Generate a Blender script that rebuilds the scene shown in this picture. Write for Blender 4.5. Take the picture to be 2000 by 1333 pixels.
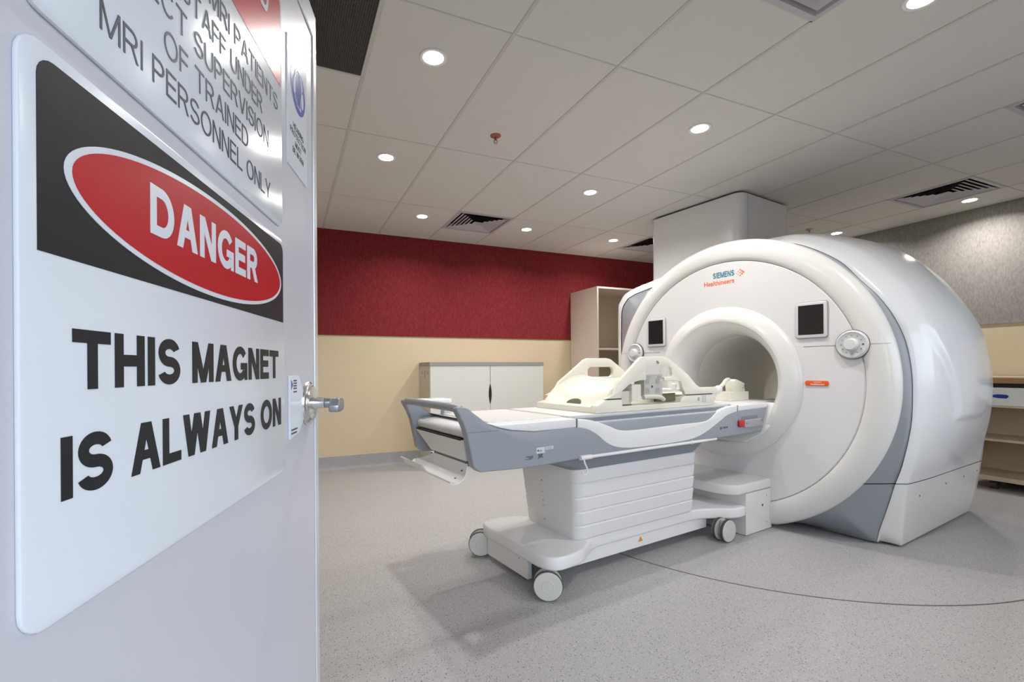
import bpy, bmesh, math, random
from math import sin, cos, pi, radians, sqrt, atan2
from mathutils import Vector, Matrix
random.seed(7)
for o in list(bpy.data.objects):
    bpy.data.objects.remove(o, do_unlink=True)
SC = bpy.context.scene
COL = SC.collection

# ------------------------------------------------------------------ camera, sky, exposure
H_CAM = 1.121
CEIL = 2.676
YAW = 0.4083
cd = bpy.data.cameras.new('camera')
cam = bpy.data.objects.new('camera', cd)
COL.objects.link(cam)
fwd = Vector((sin(YAW), cos(YAW), 0)); rgt = Vector((cos(YAW), -sin(YAW), 0)); upv = Vector((0, 0, 1))
ROLL = 0.0068
rx = rgt * cos(ROLL) - upv * sin(ROLL)
uy = upv * cos(ROLL) + rgt * sin(ROLL)
cam.matrix_world = Matrix(((rx.x, uy.x, -fwd.x, 0), (rx.y, uy.y, -fwd.y, 0), (rx.z, uy.z, -fwd.z, H_CAM), (0, 0, 0, 1)))
cd.sensor_fit = 'HORIZONTAL'; cd.sensor_width = 36.0
cd.lens = 916.5 * 36.0 / 2000.0
cd.shift_x = 45.5 / 2000.0
cd.shift_y = 53.2 / 2000.0
cd.clip_start = 0.02; cd.clip_end = 60
SC.camera = cam

world = bpy.data.worlds.new('corridor_daylight'); SC.world = world
world.use_nodes = True
bg = world.node_tree.nodes['Background']
wn = world.node_tree
wt = wn.nodes.new('ShaderNodeTexCoord'); wsep = wn.nodes.new('ShaderNodeSeparateXYZ'); wr = wn.nodes.new('ShaderNodeValToRGB')
wn.links.new(wt.outputs['Generated'], wsep.inputs[0])
wmap = wn.nodes.new('ShaderNodeMapRange'); wmap.inputs['From Min'].default_value = -1; wmap.inputs['From Max'].default_value = 1
wn.links.new(wsep.outputs['Z'], wmap.inputs['Value']); wn.links.new(wmap.outputs['Result'], wr.inputs['Fac'])
wr.color_ramp.elements[0].position = .46; wr.color_ramp.elements[0].color = (.10, .11, .13, 1)
wr.color_ramp.elements[1].position = .53; wr.color_ramp.elements[1].color = (.80, .88, 1.0, 1)
wn.links.new(wr.outputs['Color'], bg.inputs['Color'])
bg.inputs['Strength'].default_value = 3.2

SC.view_settings.view_transform = 'Standard'
SC.view_settings.look = 'None'
SC.view_settings.gamma = 1.0
SC.view_settings.use_curve_mapping = False
SC.view_settings.exposure = 0.25
LAMP_W = 9.6

# ------------------------------------------------------------------ materials
def srgb(r, g, b):
    f = lambda c: (c / 255 / 12.92) if c / 255 <= .04045 else ((c / 255 + .055) / 1.055) ** 2.4
    return (f(r), f(g), f(b), 1)

def mat(name, col, rough=.5, metal=0., spec=.5, vary=0., vscale=8., bump=0., bscale=60., coat=0., emit=0., trans=0.):
    m = bpy.data.materials.new(name); m.use_nodes = True
    nt = m.node_tree; p = nt.nodes['Principled BSDF']
    p.inputs['Base Color'].default_value = col
    p.inputs['Roughness'].default_value = rough
    p.inputs['Metallic'].default_value = metal
    p.inputs['Specular IOR Level'].default_value = spec
    p.inputs['Coat Weight'].default_value = coat
    if trans:
        p.inputs['Transmission Weight'].default_value = trans
    if emit:
        p.inputs['Emission Color'].default_value = col
        p.inputs['Emission Strength'].default_value = emit
    if vary or bump:
        tc = nt.nodes.new('ShaderNodeTexCoord')
    if vary:
        n = nt.nodes.new('ShaderNodeTexNoise'); n.inputs['Scale'].default_value = vscale; n.inputs['Detail'].default_value = 4
        nt.links.new(tc.outputs['Object'], n.inputs['Vector'])
        mx = nt.nodes.new('ShaderNodeMix'); mx.data_type = 'RGBA'
        mx.inputs[6].default_value = tuple(c * (1 - vary) for c in col[:3]) + (1,)
        mx.inputs[7].default_value = tuple(min(1, c * (1 + vary)) for c in col[:3]) + (1,)
        nt.links.new(n.outputs['Fac'], mx.inputs[0]); nt.links.new(mx.outputs[2], p.inputs['Base Color'])
    if bump:
        n2 = nt.nodes.new('ShaderNodeTexNoise'); n2.inputs['Scale'].default_value = bscale; n2.inputs['Detail'].default_value = 3
        nt.links.new(tc.outputs['Object'], n2.inputs['Vector'])
        b = nt.nodes.new('ShaderNodeBump'); b.inputs['Strength'].default_value = bump; b.inputs['Distance'].default_value = .002
        nt.links.new(n2.outputs['Fac'], b.inputs['Height']); nt.links.new(b.outputs['Normal'], p.inputs['Normal'])
    return m

def fabric(name, c1, c2):
    m = bpy.data.materials.new(name); m.use_nodes = True
    nt = m.node_tree; p = nt.nodes['Principled BSDF']
    p.inputs['Roughness'].default_value = .95; p.inputs['Specular IOR Level'].default_value = .1
    tc = nt.nodes.new('ShaderNodeTexCoord')
    mp = nt.nodes.new('ShaderNodeMapping'); mp.inputs['Scale'].default_value = (1.0, 1.0, .35)
    n = nt.nodes.new('ShaderNodeTexNoise'); n.inputs['Scale'].default_value = 75; n.inputs['Detail'].default_value = 6; n.inputs['Roughness'].default_value = .75
    nt.links.new(tc.outputs['Object'], mp.inputs['Vector']); nt.links.new(mp.outputs['Vector'], n.inputs['Vector'])
    r = nt.nodes.new('ShaderNodeValToRGB')
    r.color_ramp.elements[0].position = .3; r.color_ramp.elements[0].color = c1
    r.color_ramp.elements[1].position = .7; r.color_ramp.elements[1].color = c2
    nt.links.new(n.outputs['Fac'], r.inputs['Fac']); nt.links.new(r.outputs['Color'], p.inputs['Base Color'])
    b = nt.nodes.new('ShaderNodeBump'); b.inputs['Strength'].default_value = .35; b.inputs['Distance'].default_value = .003
    nt.links.new(n.outputs['Fac'], b.inputs['Height']); nt.links.new(b.outputs['Normal'], p.inputs['Normal'])
    return m

def speckled(name, base, dark, light, rough):
    m = bpy.data.materials.new(name); m.use_nodes = True
    nt = m.node_tree; p = nt.nodes['Principled BSDF']
    p.inputs['Roughness'].default_value = rough; p.inputs['Specular IOR Level'].default_value = .35
    tc = nt.nodes.new('ShaderNodeTexCoord')
    cur = None
    n = nt.nodes.new('ShaderNodeTexNoise'); n.inputs['Scale'].default_value = 260; n.inputs['Detail'].default_value = 3
    nt.links.new(tc.outputs['Object'], n.inputs['Vector'])
    mx = nt.nodes.new('ShaderNodeMix'); mx.data_type = 'RGBA'
    mx.inputs[6].default_value = tuple(c * .86 for c in base[:3]) + (1,); mx.inputs[7].default_value = tuple(c * 1.12 for c in base[:3]) + (1,)
    nt.links.new(n.outputs['Fac'], mx.inputs[0]); cur = mx.outputs[2]
    for scale, thr, gate, colr, fac in ((95, .22, .55, dark, .85), (150, .26, .5, dark, .5), (120, .3, .6, light, .55)):
        v = nt.nodes.new('ShaderNodeTexVoronoi'); v.inputs['Scale'].default_value = scale
        nt.links.new(tc.outputs['Object'], v.inputs['Vector'])
        lt = nt.nodes.new('ShaderNodeMath'); lt.operation = 'LESS_THAN'; lt.inputs[1].default_value = thr
        nt.links.new(v.outputs['Distance'], lt.inputs[0])
        sp = nt.nodes.new('ShaderNodeSeparateColor'); nt.links.new(v.outputs['Color'], sp.inputs[0])
        gt = nt.nodes.new('ShaderNodeMath'); gt.operation = 'GREATER_THAN'; gt.inputs[1].default_value = gate
        nt.links.new(sp.outputs[0], gt.inputs[0])
        mu = nt.nodes.new('ShaderNodeMath'); mu.operation = 'MULTIPLY'
        nt.links.new(lt.outputs[0], mu.inputs[0]); nt.links.new(gt.outputs[0], mu.inputs[1])
        m2 = nt.nodes.new('ShaderNodeMath'); m2.operation = 'MULTIPLY'; m2.inputs[1].default_value = fac
        nt.links.new(mu.outputs[0], m2.inputs[0])
        x = nt.nodes.new('ShaderNodeMix'); x.data_type = 'RGBA'; x.inputs[7].default_value = colr
        nt.links.new(m2.outputs[0], x.inputs[0]); nt.links.new(cur, x.inputs[6]); cur = x.outputs[2]
    nt.links.new(cur, p.inputs['Base Color'])
    return m

M = {}
M['floor'] = speckled('speckled_vinyl', (.42, .41, .41, 1), (.05, .05, .06, 1), (.66, .64, .62, 1), .42)
M['cove'] = speckled('speckled_cove', (.36, .35, .36, 1), (.12, .12, .13, 1), (.5, .49, .5, 1), .5)
M['red'] = fabric('red_fabric', (.155, .017, .020, 1), (.27, .040, .044, 1))
M['greyfab'] = fabric('grey_fabric', (.22, .205, .19, 1), (.37, .35, .33, 1))
M['beige'] = mat('beige_paint', (.64, .53, .36, 1), .6, vary=.03, bump=.05)
M['tile'] = mat('ceiling_tile', (.70, .69, .665, 1), .9, spec=.1, vary=.02, bump=.15, bscale=300)
M['tbar'] = mat('ceiling_tbar', (.60, .59, .565, 1), .9, spec=.1)
M['white'] = mat('scanner_white', (.71, .71, .695, 1), .22, vary=.01)
M['panelw'] = mat('scanner_panel', (.72, .72, .73, 1), .45)
M['tunnel'] = mat('tunnel_white', (.84, .83, .78, 1), .4)
M['shell'] = mat('scanner_shell', (.74, .755, .77, 1), .2, coat=.3, vary=.01)
M['grey'] = mat('scanner_grey', (.33, .36, .40, 1), .3, metal=.25)
M['tgrey'] = mat('table_grey', (.30, .325, .36, 1), .35)
M['tdark'] = mat('table_dark_grey', (.20, .225, .26, 1), .45)
M['twhite'] = mat('table_white', (.77, .77, .765, 1), .3)
M['bellow'] = mat('bellows_white', (.72, .72, .71, 1), .55)
M['cream'] = mat('coil_cream', (.76, .74, .635, 1), .35)
M['cream2'] = mat('coil_cream_dark', (.62, .60, .49, 1), .45)
M['clear'] = mat('coil_translucent', (.52, .51, .46, 1), .25)
M['dkgrey'] = mat('dark_grey_plastic', (.10, .105, .11, 1), .5)
M['midgrey'] = mat('mid_grey_plastic', (.36, .36, .37, 1), .45)
M['black'] = mat('black_gap', (.012, .012, .013, 1), .6)
M['screen'] = mat('dark_screen_glass', (.018, .018, .02, 1), .12)
M['frame'] = mat('screen_frame', (.62, .64, .66, 1), .35)
M['chrome'] = mat('satin_chrome', (.72, .72, .73, 1), .2, metal=1.)
M['lever'] = mat('grey_metal', (.36, .38, .41, 1), .3, metal=.85)
M['tyre'] = mat('grey_tyre', (.06, .06, .062, 1), .6)
M['disc'] = mat('wheel_disc', (.56, .56, .52, 1), .45)
M['redp'] = mat('red_plastic', (.5, .012, .012, 1), .35)
M['orange'] = mat('orange_print', (.80, .14, .02, 1), .5)
M['orangeb'] = mat('orange_badge', (.80, .11, .015, 1), .4)
M['petrol'] = mat('petrol_print', (.03, .22, .30, 1), .5)
M['door'] = mat('door_paint', (.60, .61, .67, 1), .35, vary=.01)
M['edge'] = mat('door_edge_metal', (.74, .77, .80, 1), .3, metal=.4)
M['signw'] = mat('sign_white', (.74, .79, .85, 1), .22, spec=.25)
M['signk'] = mat('sign_black', (.016, .017, .020, 1), .42, spec=.25, vary=.25, vscale=30)
M['signr'] = mat('sign_red', (.50, .012, .020, 1), .30, spec=.25)
M['signg'] = mat('sign_grey_letters', (.075, .085, .10, 1), .45, spec=.25)
M['signb'] = mat('sign_blue', (.06, .09, .42, 1), .25)
M['lam'] = mat('cabinet_white', (.70, .70, .655, 1), .45, vary=.01)
M['lamside'] = mat('cabinet_cream_grey', (.58, .55, .47, 1), .5)
M['slab'] = mat('cabinet_grey_top', (.33, .31, .30, 1), .5)
M['shelf'] = mat('shelf_laminate', (.63, .545, .465, 1), .5, vary=.03)
M['shelfi'] = mat('shelf_inner', (.58, .50, .36, 1), .55)
M['birch'] = mat('birch_ply', (.56, .46, .32, 1), .5, vary=.06, vscale=5)
M['ply'] = mat('ply_edge', (.36, .19, .085, 1), .55, vary=.12, vscale=25)
M['blue'] = mat('blue_paint', (.01, .045, .25, 1), .5)
M['duct'] = mat('duct_white', (.83, .84, .85, 1), .2)
M['grille'] = mat('black_grille', (.10, .10, .094, 1), .6)
M['vent'] = mat('vent_lilac_white', (.50, .49, .54, 1), .45)
M['sprk'] = mat('sprinkler_red', (.42, .10, .08, 1), .4)
M['brass'] = mat('sprinkler_grey', (.45, .42, .40, 1), .35, metal=.6)
M['lens'] = mat('downlight_lens', (1, .98, .95, 1), .4, emit=30)
M['trimw'] = mat('white_trim_ring', (.75, .75, .74, 1), .4)
M['line'] = mat('floor_marking', (.13, .10, .10, 1), .6)
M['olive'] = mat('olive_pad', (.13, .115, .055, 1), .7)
M['yellow'] = mat('warning_label', (.75, .28, .03, 1), .5)

# ------------------------------------------------------------------ helpers
def obj(name, bm, m, parent=None, smooth=True, ang=35):
    me = bpy.data.meshes.new(name)
    bmesh.ops.recalc_face_normals(bm, faces=bm.faces[:])
    bm.to_mesh(me); bm.free()
    ms = m if isinstance(m, (list, tuple)) else [m]
    for k in ms:
        me.materials.append(M[k])
    for p in me.polygons: p.use_smooth = smooth
    if smooth:
        me.set_sharp_from_angle(angle=radians(ang))
    o = bpy.data.objects.new(name, me); COL.objects.link(o)
    if parent: o.parent = parent
    return o

def thing(name, label, cat, loc=(0, 0, 0), rotz=0, group=None):
    o = bpy.data.objects.new(name, None); COL.objects.link(o)
    o.empty_display_size = .1
    o.location = loc; o.rotation_euler = (0, 0, rotz)
    o['label'] = label; o['category'] = cat
    if group: o['group'] = group
    return o

def tag(o, label, cat, group=None):
    o['label'] = label; o['category'] = cat
    if group: o['group'] = group
    return o

def struct(name, bm, m, parent=None, smooth=False):
    o = obj(name, bm, m, parent, smooth)
    if not parent: o['kind'] = 'structure'
    return o

def new(): return bmesh.new()

def bevel(bm, w, seg=2, ang=30):
    es = [e for e in bm.edges if len(e.link_faces) == 2 and e.calc_face_angle(0) > radians(ang)]
    if es:
        bmesh.ops.bevel(bm, geom=es, offset=w, offset_type='OFFSET', segments=seg, profile=.5, affect='EDGES', clamp_overlap=True)
    return bm

def box(x0, x1, y0, y1, z0, z1, bm=None, bev=0, seg=2):
    b = new()
    v = [b.verts.new(p) for p in ((x0, y0, z0), (x1, y0, z0), (x1, y1, z0), (x0, y1, z0), (x0, y0, z1), (x1, y0, z1), (x1, y1, z1), (x0, y1, z1))]
    for f in ((0, 3, 2, 1), (4, 5, 6, 7), (0, 1, 5, 4), (1, 2, 6, 5), (2, 3, 7, 6), (3, 0, 4, 7)):
        b.faces.new([v[i] for i in f])
    if bev: bevel(b, bev, seg)
    return merge(bm, b)

def merge(bm, b):
    if bm is None: return b
    me = bpy.data.meshes.new('t'); b.to_mesh(me); b.free(); bm.from_mesh(me); bpy.data.meshes.remove(me)
    return bm

AX = {'s': lambda a, b, h: (h, a, b), 't': lambda a, b, h: (a, h, b), 'z': lambda a, b, h: (a, b, h)}

def prism(poly, axis, lo, hi, bm=None, bev=0, seg=2, holes=(), ang=30):
    """polygon extruded along axis: 't' takes (s,z) points, 'z' takes (s,t), 's' takes (t,z)"""
    b = new(); fn = AX[axis]
    loops = [list(poly)] + [list(h) for h in holes]
    if not holes:
        lo_v = [b.verts.new(fn(p[0], p[1], lo)) for p in poly]
        hi_v = [b.verts.new(fn(p[0], p[1], hi)) for p in poly]
        n = len(poly)
        b.faces.new(lo_v[::-1]); b.faces.new(hi_v)
        for i in range(n):
            b.faces.new((lo_v[i], lo_v[(i + 1) % n], hi_v[(i + 1) % n], hi_v[i]))
    else:
        es = []
        for lp in loops:
            vs = [b.verts.new(fn(p[0], p[1], lo)) for p in lp]
            for i in range(len(vs)): es.append(b.edges.new((vs[i], vs[(i + 1) % len(vs)])))
        bmesh.ops.triangle_fill(b, use_beauty=True, use_dissolve=False, edges=es)
        r = bmesh.ops.extrude_face_region(b, geom=b.faces[:])
        d = Vector(fn(0, 0, hi)) - Vector(fn(0, 0, lo))
        bmesh.ops.translate(b, verts=[g for g in r['geom'] if isinstance(g, bmesh.types.BMVert)], vec=d)
    bmesh.ops.recalc_face_normals(b, faces=b.faces[:])
    if bev: bevel(b, bev, seg, ang)
    return merge(bm, b)

def loft(rings, bm=None, cap0=True, cap1=True, closed=True):
    b = new()
    vs = [[b.verts.new(p) for p in r] for r in rings]
    n = len(rings[0])
    for a, c in zip(vs[:-1], vs[1:]):
        for i in range(n if closed else n - 1):
            j = (i + 1) % n
            b.faces.new((a[i], a[j], c[j], c[i]))
    if cap0 and closed: b.faces.new(vs[0][::-1])
    if cap1 and closed: b.faces.new(vs[-1])
    return merge(bm, b)

def lathe_s(prof, tc, zc, n=96, bm=None, zmin=None):
    """revolve (s, r) profile about the line t=tc, z=zc"""
    rings = []
    for k in range(n):
        a = 2 * pi * k / n
        rings.append([(s, tc + r * cos(a), max(zc + r * sin(a), zmin) if zmin is not None else zc + r * sin(a)) for s, r in prof])
    rings.append(rings[0])
    b = loft(rings, None, False, False, closed=False)
    bmesh.ops.remove_doubles(b, verts=b.verts[:], dist=1e-5)
    bmesh.ops.dissolve_degenerate(b, dist=1e-6, edges=b.edges[:])
    return merge(bm, b)

def lathe_z(prof, x, y, n=32, bm=None):
    rings = [[(x + r * cos(2 * pi * k / n), y + r * sin(2 * pi * k / n), z) for k in range(n)] for r, z in prof]
    b = loft(rings, None, True, True)
    return merge(bm, b)

def cyl(p0, p1, r, n=24, bm=None, bev=0, r1=None):
    p0 = Vector(p0); p1 = Vector(p1); d = (p1 - p0).normalized()
    a = d.orthogonal().normalized(); c = d.cross(a)
    rings = [[tuple(p + rr * (a * cos(2 * pi * k / n) + c * sin(2 * pi * k / n))) for k in range(n)] for p, rr in ((p0, r), (p1, r if r1 is None else r1))]
    b = loft(rings)
    if bev: bevel(b, bev, 2)
    return merge(bm, b)

def tube(pts, r, n=12, bm=None, sub=6):
    P = [Vector(p) for p in pts]
    if sub and len(P) > 2:
        Q = []
        for i in range(len(P) - 1):
            p0 = P[max(i - 1, 0)]; p1 = P[i]; p2 = P[i + 1]; p3 = P[min(i + 2, len(P) - 1)]
            for k in range(sub):
                u = k / sub
                Q.append(.5 * ((2 * p1) + (p2 - p0) * u + (2 * p0 - 5 * p1 + 4 * p2 - p3) * u * u + (-p0 + 3 * p1 - 3 * p2 + p3) * u ** 3))
        Q.append(P[-1]); P = Q
    rings = []; a = None
    for i, p in enumerate(P):
        d = (P[min(i + 1, len(P) - 1)] - P[max(i - 1, 0)]).normalized()
        if a is None: a = d.orthogonal().normalized()
        a = (a - d * a.dot(d)).normalized(); c = d.cross(a)
        rr = r[i] if isinstance(r, list) else r
        rings.append([tuple(p + rr * (a * cos(2 * pi * k / n) + c * sin(2 * pi * k / n))) for k in range(n)])
    return loft(rings, bm)

def catmull(pts, sub=6, closed=True):
    n = len(pts); out = []
    rng = range(n) if closed else range(n - 1)
    for i in rng:
        g = lambda j: Vector(pts[j % n]) if closed else Vector(pts[min(max(j, 0), n - 1)])
        p0, p1, p2, p3 = g(i - 1), g(i), g(i + 1), g(i + 2)
        for k in range(sub):
            u = k / sub
            q = .5 * ((2 * p1) + (p2 - p0) * u + (2 * p0 - 5 * p1 + 4 * p2 - p3) * u * u + (-p0 + 3 * p1 - 3 * p2 + p3) * u ** 3)
            out.append(tuple(q))
    if not closed: out.append(tuple(pts[-1]))
    return out

def rrect(x0, x1, y0, y1, r, n=5):
    out = []
    for cx, cy, a0 in ((x1 - r, y1 - r, 0), (x0 + r, y1 - r, 90), (x0 + r, y0 + r, 180), (x1 - r, y0 + r, 270)):
        for k in range(n + 1):
            a = radians(a0 + 90 * k / n); out.append((cx + r * cos(a), cy + r * sin(a)))
    return out

def ell(cx, cy, a, b, n=64):
    return [(cx + a * cos(2 * pi * k / n), cy + b * sin(2 * pi * k / n)) for k in range(n)]

def text_bm(body, x0, x1, y0, cap, depth=.0006, bold=0., spacing=1.0):
    """flat lettering as solid mesh: spans x0..x1, baseline y0, cap height cap, in the xy plane"""
    cu = bpy.data.curves.new('txt', 'FONT'); cu.body = body; cu.size = 1; cu.offset = bold; cu.extrude = 0; cu.resolution_u = 6
    cu.space_character = spacing; cu.fill_mode = 'FRONT'
    ob = bpy.data.objects.new('txt', cu); COL.objects.link(ob)
    dg = bpy.context.evaluated_depsgraph_get(); dg.update()
    me = bpy.data.meshes.new_from_object(ob.evaluated_get(dg))
    bpy.data.objects.remove(ob, do_unlink=True); bpy.data.curves.remove(cu)
    b = new(); b.from_mesh(me); bpy.data.meshes.remove(me)
    for f in b.faces: f.smooth = False
    xs = [v.co.x for v in b.verts]
    # cap height of the font measured from the flat letter
    CAPH = text_bm.cap + 2 * bold
    sx = (x1 - x0) / (max(xs) - min(xs)); sy = cap / CAPH; mn = min(xs)
    for v in b.verts:
        v.co.x = x0 + (v.co.x - mn) * sx; v.co.y = y0 + (v.co.y + bold) * sy; v.co.z = 0
    bmesh.ops.remove_doubles(b, verts=b.verts[:], dist=1e-6)
    r = bmesh.ops.extrude_face_region(b, geom=b.faces[:])
    bmesh.ops.translate(b, verts=[g for g in r['geom'] if isinstance(g, bmesh.types.BMVert)], vec=(0, 0, depth))
    return b

def glyph(ch, w):
    """plain grotesque capital, cap height 1: (advance width, list of convex polygons)"""
    h = w / 2; P = []; lay = [0]
    def bar(x0, y0, x1, y1): lay[0] += 1; P.append([(x0, y0), (x1, y0), (x1, y1), (x0, y1), lay[0]])
    def dia(x0, y0, x1, y1, k=1.12):
        d = h * k; lay[0] += 1; P.append([(x0 - d, y0), (x0 + d, y0), (x1 + d, y1), (x1 - d, y1), lay[0]])
    def arc(cx, cy, rx, ry, a0, a1, n=22):
        lay[0] += 1
        for i in range(n):
            q = []
            for a, g in ((a0 + (a1 - a0) * i / n, 1), (a0 + (a1 - a0) * (i + 1) / n, 1), (a0 + (a1 - a0) * (i + 1) / n, -1), (a0 + (a1 - a0) * i / n, -1)):
                a = radians(a); q.append((cx + (rx + g * h) * cos(a), cy + (ry + g * h) * sin(a)))
            P.append(q + [lay[0]])
    if ch == ' ': return .30, P
    if ch == 'T': W_ = .84; bar(0, 1 - w, W_, 1); bar(W_ / 2 - h, 0, W_ / 2 + h, 1 - w)
    elif ch == 'H': W_ = .82; bar(0, 0, w, 1); bar(W_ - w, 0, W_, 1); bar(w, .5 - h, W_ - w, .5 + h)
    elif ch == 'I': W_ = w; bar(0, 0, w, 1)
    elif ch == 'L': W_ = .68; bar(0, 0, w, 1); bar(w, 0, W_, w)
    elif ch in 'EF':
        W_ = .72 if ch == 'E' else .68
        bar(0, 0, w, 1); bar(w, 1 - w, W_, 1); bar(w, .52 - h, W_ - .05, .52 + h)
        if ch == 'E': bar(w, 0, W_, w)
    elif ch == 'S':
        W_ = .80; r1 = (1 - h - .5) / 2; r2 = (.5 - h) / 2
        arc(W_ / 2, .5 + r1, W_ / 2 - h - .02, r1, 18, 270); arc(W_ / 2, h + r2, W_ / 2 - h, r2, 90, -162)
    elif ch == 'O': W_ = 1.0; arc(W_ / 2, .5, W_ / 2 - h, .5 - h + .01, 0, 360, 44)
    elif ch == 'C': W_ = .94; arc(W_ / 2, .5, W_ / 2 - h, .5 - h + .01, 38, 322, 34)
    elif ch == 'G':
        W_ = .96; arc(W_ / 2, .5, W_ / 2 - h, .5 - h + .01, 38, 325, 34)
        bar(W_ * .55, .52 - w * .9, W_, .52); bar(W_ - w * .8, 0, W_, .52 - w * .9)
    elif ch == 'U': W_ = .82; bar(0, .33, w, 1); bar(W_ - w, .33, W_, 1); arc(W_ / 2, .33, W_ / 2 - h, .33 - h, 180, 360)
    elif ch == 'D':
        W_ = .86; bar(0, 0, w, 1); c = .40; bar(w, 1 - w, c, 1); bar(w, 0, c, w); arc(c, .5, W_ - c - h, .5 - h, -90, 90)
    elif ch in 'PRB':
        W_ = .78 if ch == 'P' else .83; bar(0, 0, w, 1); m = .48; c = .44
        bar(w, 1 - w, c, 1); bar(w, m - h, c, m + h); arc(c, (1 - h + m) / 2, .78 - c - h, (1 - h - m) / 2, -90, 90)
        if ch == 'R': dia(W_ - h * 1.12, 0, .47, m - h * .6)
        if ch == 'B': bar(w, 0, c, w); arc(c, (m + h) / 2, W_ - c - h, (m - h) / 2, -90, 90)
    elif ch == 'A':
        W_ = .90; d = h * 1.12; dia(d, 0, W_ / 2 - d * .25, 1); dia(W_ - d, 0, W_ / 2 + d * .25, 1); bar(W_ * .25, .26, W_ * .75, .26 + w * .85)
    elif ch == 'V': W_ = .88; d = h * 1.12; dia(d, 1, W_ / 2 - d * .2, 0); dia(W_ - d, 1, W_ / 2 + d * .2, 0)
    elif ch == 'W':
        W_ = 1.22; d = h * 1.08
        dia(d, 1, W_ * .28, 0); dia(W_ / 2 - d * .1, 1, W_ * .28, 0); dia(W_ / 2 + d * .1, 1, W_ * .72, 0); dia(W_ - d, 1, W_ * .72, 0)
    elif ch == 'M':
        W_ = 1.0; bar(0, 0, w, 1); bar(W_ - w, 0, W_, 1); dia(h * 1.1, 1, W_ / 2, 0, 1.05); dia(W_ - h * 1.1, 1, W_ / 2, 0, 1.05)
    elif ch == 'N': W_ = .82; bar(0, 0, w, 1); bar(W_ - w, 0, W_, 1); dia(h * 1.15, 1, W_ - h * 1.15, 0, 1.15)
    elif ch == 'Y': W_ = .86; d = h * 1.12; dia(d, 1, W_ / 2, .40); dia(W_ - d, 1, W_ / 2, .40); bar(W_ / 2 - h, 0, W_ / 2 + h, .44)
    return W_, P

def caps_bm(body, x0, x1, y0, cap, depth=.0006, w=.2, gap=.13):
    """flat grotesque capitals spanning x0..x1 on baseline y0, in the xy plane"""
    x = 0; polys = []
    for ch in body:
        W_, P = glyph(ch, w)
        polys += [[(px + x, py) for px, py in q[:4]] + [q[4]] for q in P]
        x += W_ + gap
    x -= gap; k = (x1 - x0) / x
    b = new()
    for q in polys:
        pts = [(x0 + px * k, y0 + py * cap) for px, py in q[:4]]; dz = depth + q[4] * 3e-5
        area = sum(pts[i][0] * pts[(i + 1) % 4][1] - pts[(i + 1) % 4][0] * pts[i][1] for i in range(4))
        if area < 0: pts = pts[::-1]
        lo = [b.verts.new((px, py, 0)) for px, py in pts]; hi = [b.verts.new((px, py, dz)) for px, py in pts]
        b.faces.new(lo[::-1]); b.faces.new(hi)
        for i in range(4): b.faces.new((lo[i], lo[(i + 1) % 4], hi[(i + 1) % 4], hi[i]))
    return b

def measure_cap():
    cu = bpy.data.curves.new('txt', 'FONT'); cu.body = 'H'; cu.size = 1
    ob = bpy.data.objects.new('txt', cu); COL.objects.link(ob)
    dg = bpy.context.evaluated_depsgraph_get(); dg.update()
    me = bpy.data.meshes.new_from_object(ob.evaluated_get(dg))
    h = max(v.co.y for v in me.vertices) - min(v.co.y for v in me.vertices)
    bpy.data.objects.remove(ob, do_unlink=True); bpy.data.curves.remove(cu); bpy.data.meshes.remove(me)
    return h
text_bm.cap = measure_cap()

def xf(bm, mtx):
    bmesh.ops.transform(bm, matrix=mtx, verts=bm.verts[:]); return bm

# ================================================================== ROOM
XL, XR, YB = -1.2, 6.31, 5.47
GX0, GY0 = .386, 4.355
struct('floor', box(XL - .1, XR + .1, -1.6, YB + .1, -.08, 0), 'floor')
bm = box(XL, XR, YB, YB + .1, 0, 1.502)
struct('wall_back', bm, 'beige')
bm = box(XL, XR, YB - .012, YB + .09, 1.502, CEIL + .02); bevel(bm, .004, 1)
struct('trim_1', bm, 'red')
struct('wall_right', box(XR, XR + .1, -1.6, YB, 0, 1.518), 'beige')
bm = box(XR - .012, XR + .09, -1.6, YB - .012, 1.518, CEIL + .02); bevel(bm, .004, 1)
struct('trim_2', bm, 'greyfab')
struct('wall_left', box(XL - .1, XL, -1.6, YB, 0, CEIL + .02), 'beige')
# entry wall behind the viewer: wide doorway at the left, window opening added further along for fill light
bm = box(1.7, 2.4, -.2, -.1, 0, CEIL + .02)
box(2.4, 5.4, -.2, -.1, 0, .8, bm); box(2.4, 5.4, -.2, -.1, 2.1, CEIL + .02, bm); box(5.4, XR, -.2, -.1, 0, CEIL + .02, bm)
box(XL, 1.7, -.2, -.1, 2.2, CEIL + .02, bm)
struct('wall_front', bm, 'beige')
def cove(x0, y0, x1, y1, nx, ny):
    prof = [(.0, .0), (.045, .0), (.03, .006), (.014, .02), (.008, .04), (.006, .15), (0, .15)]
    r0 = [(x0 + nx * a, y0 + ny * a, z) for a, z in prof]; r1 = [(x1 + nx * a, y1 + ny * a, z) for a, z in prof]
    return loft([r0, r1])
struct('baseboard_back', cove(XL, YB, XR, YB, 0, -1), 'cove', smooth=True)
struct('baseboard_right', cove(XR, -1.6, XR, YB, -1, 0), 'cove', smooth=True)
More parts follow.
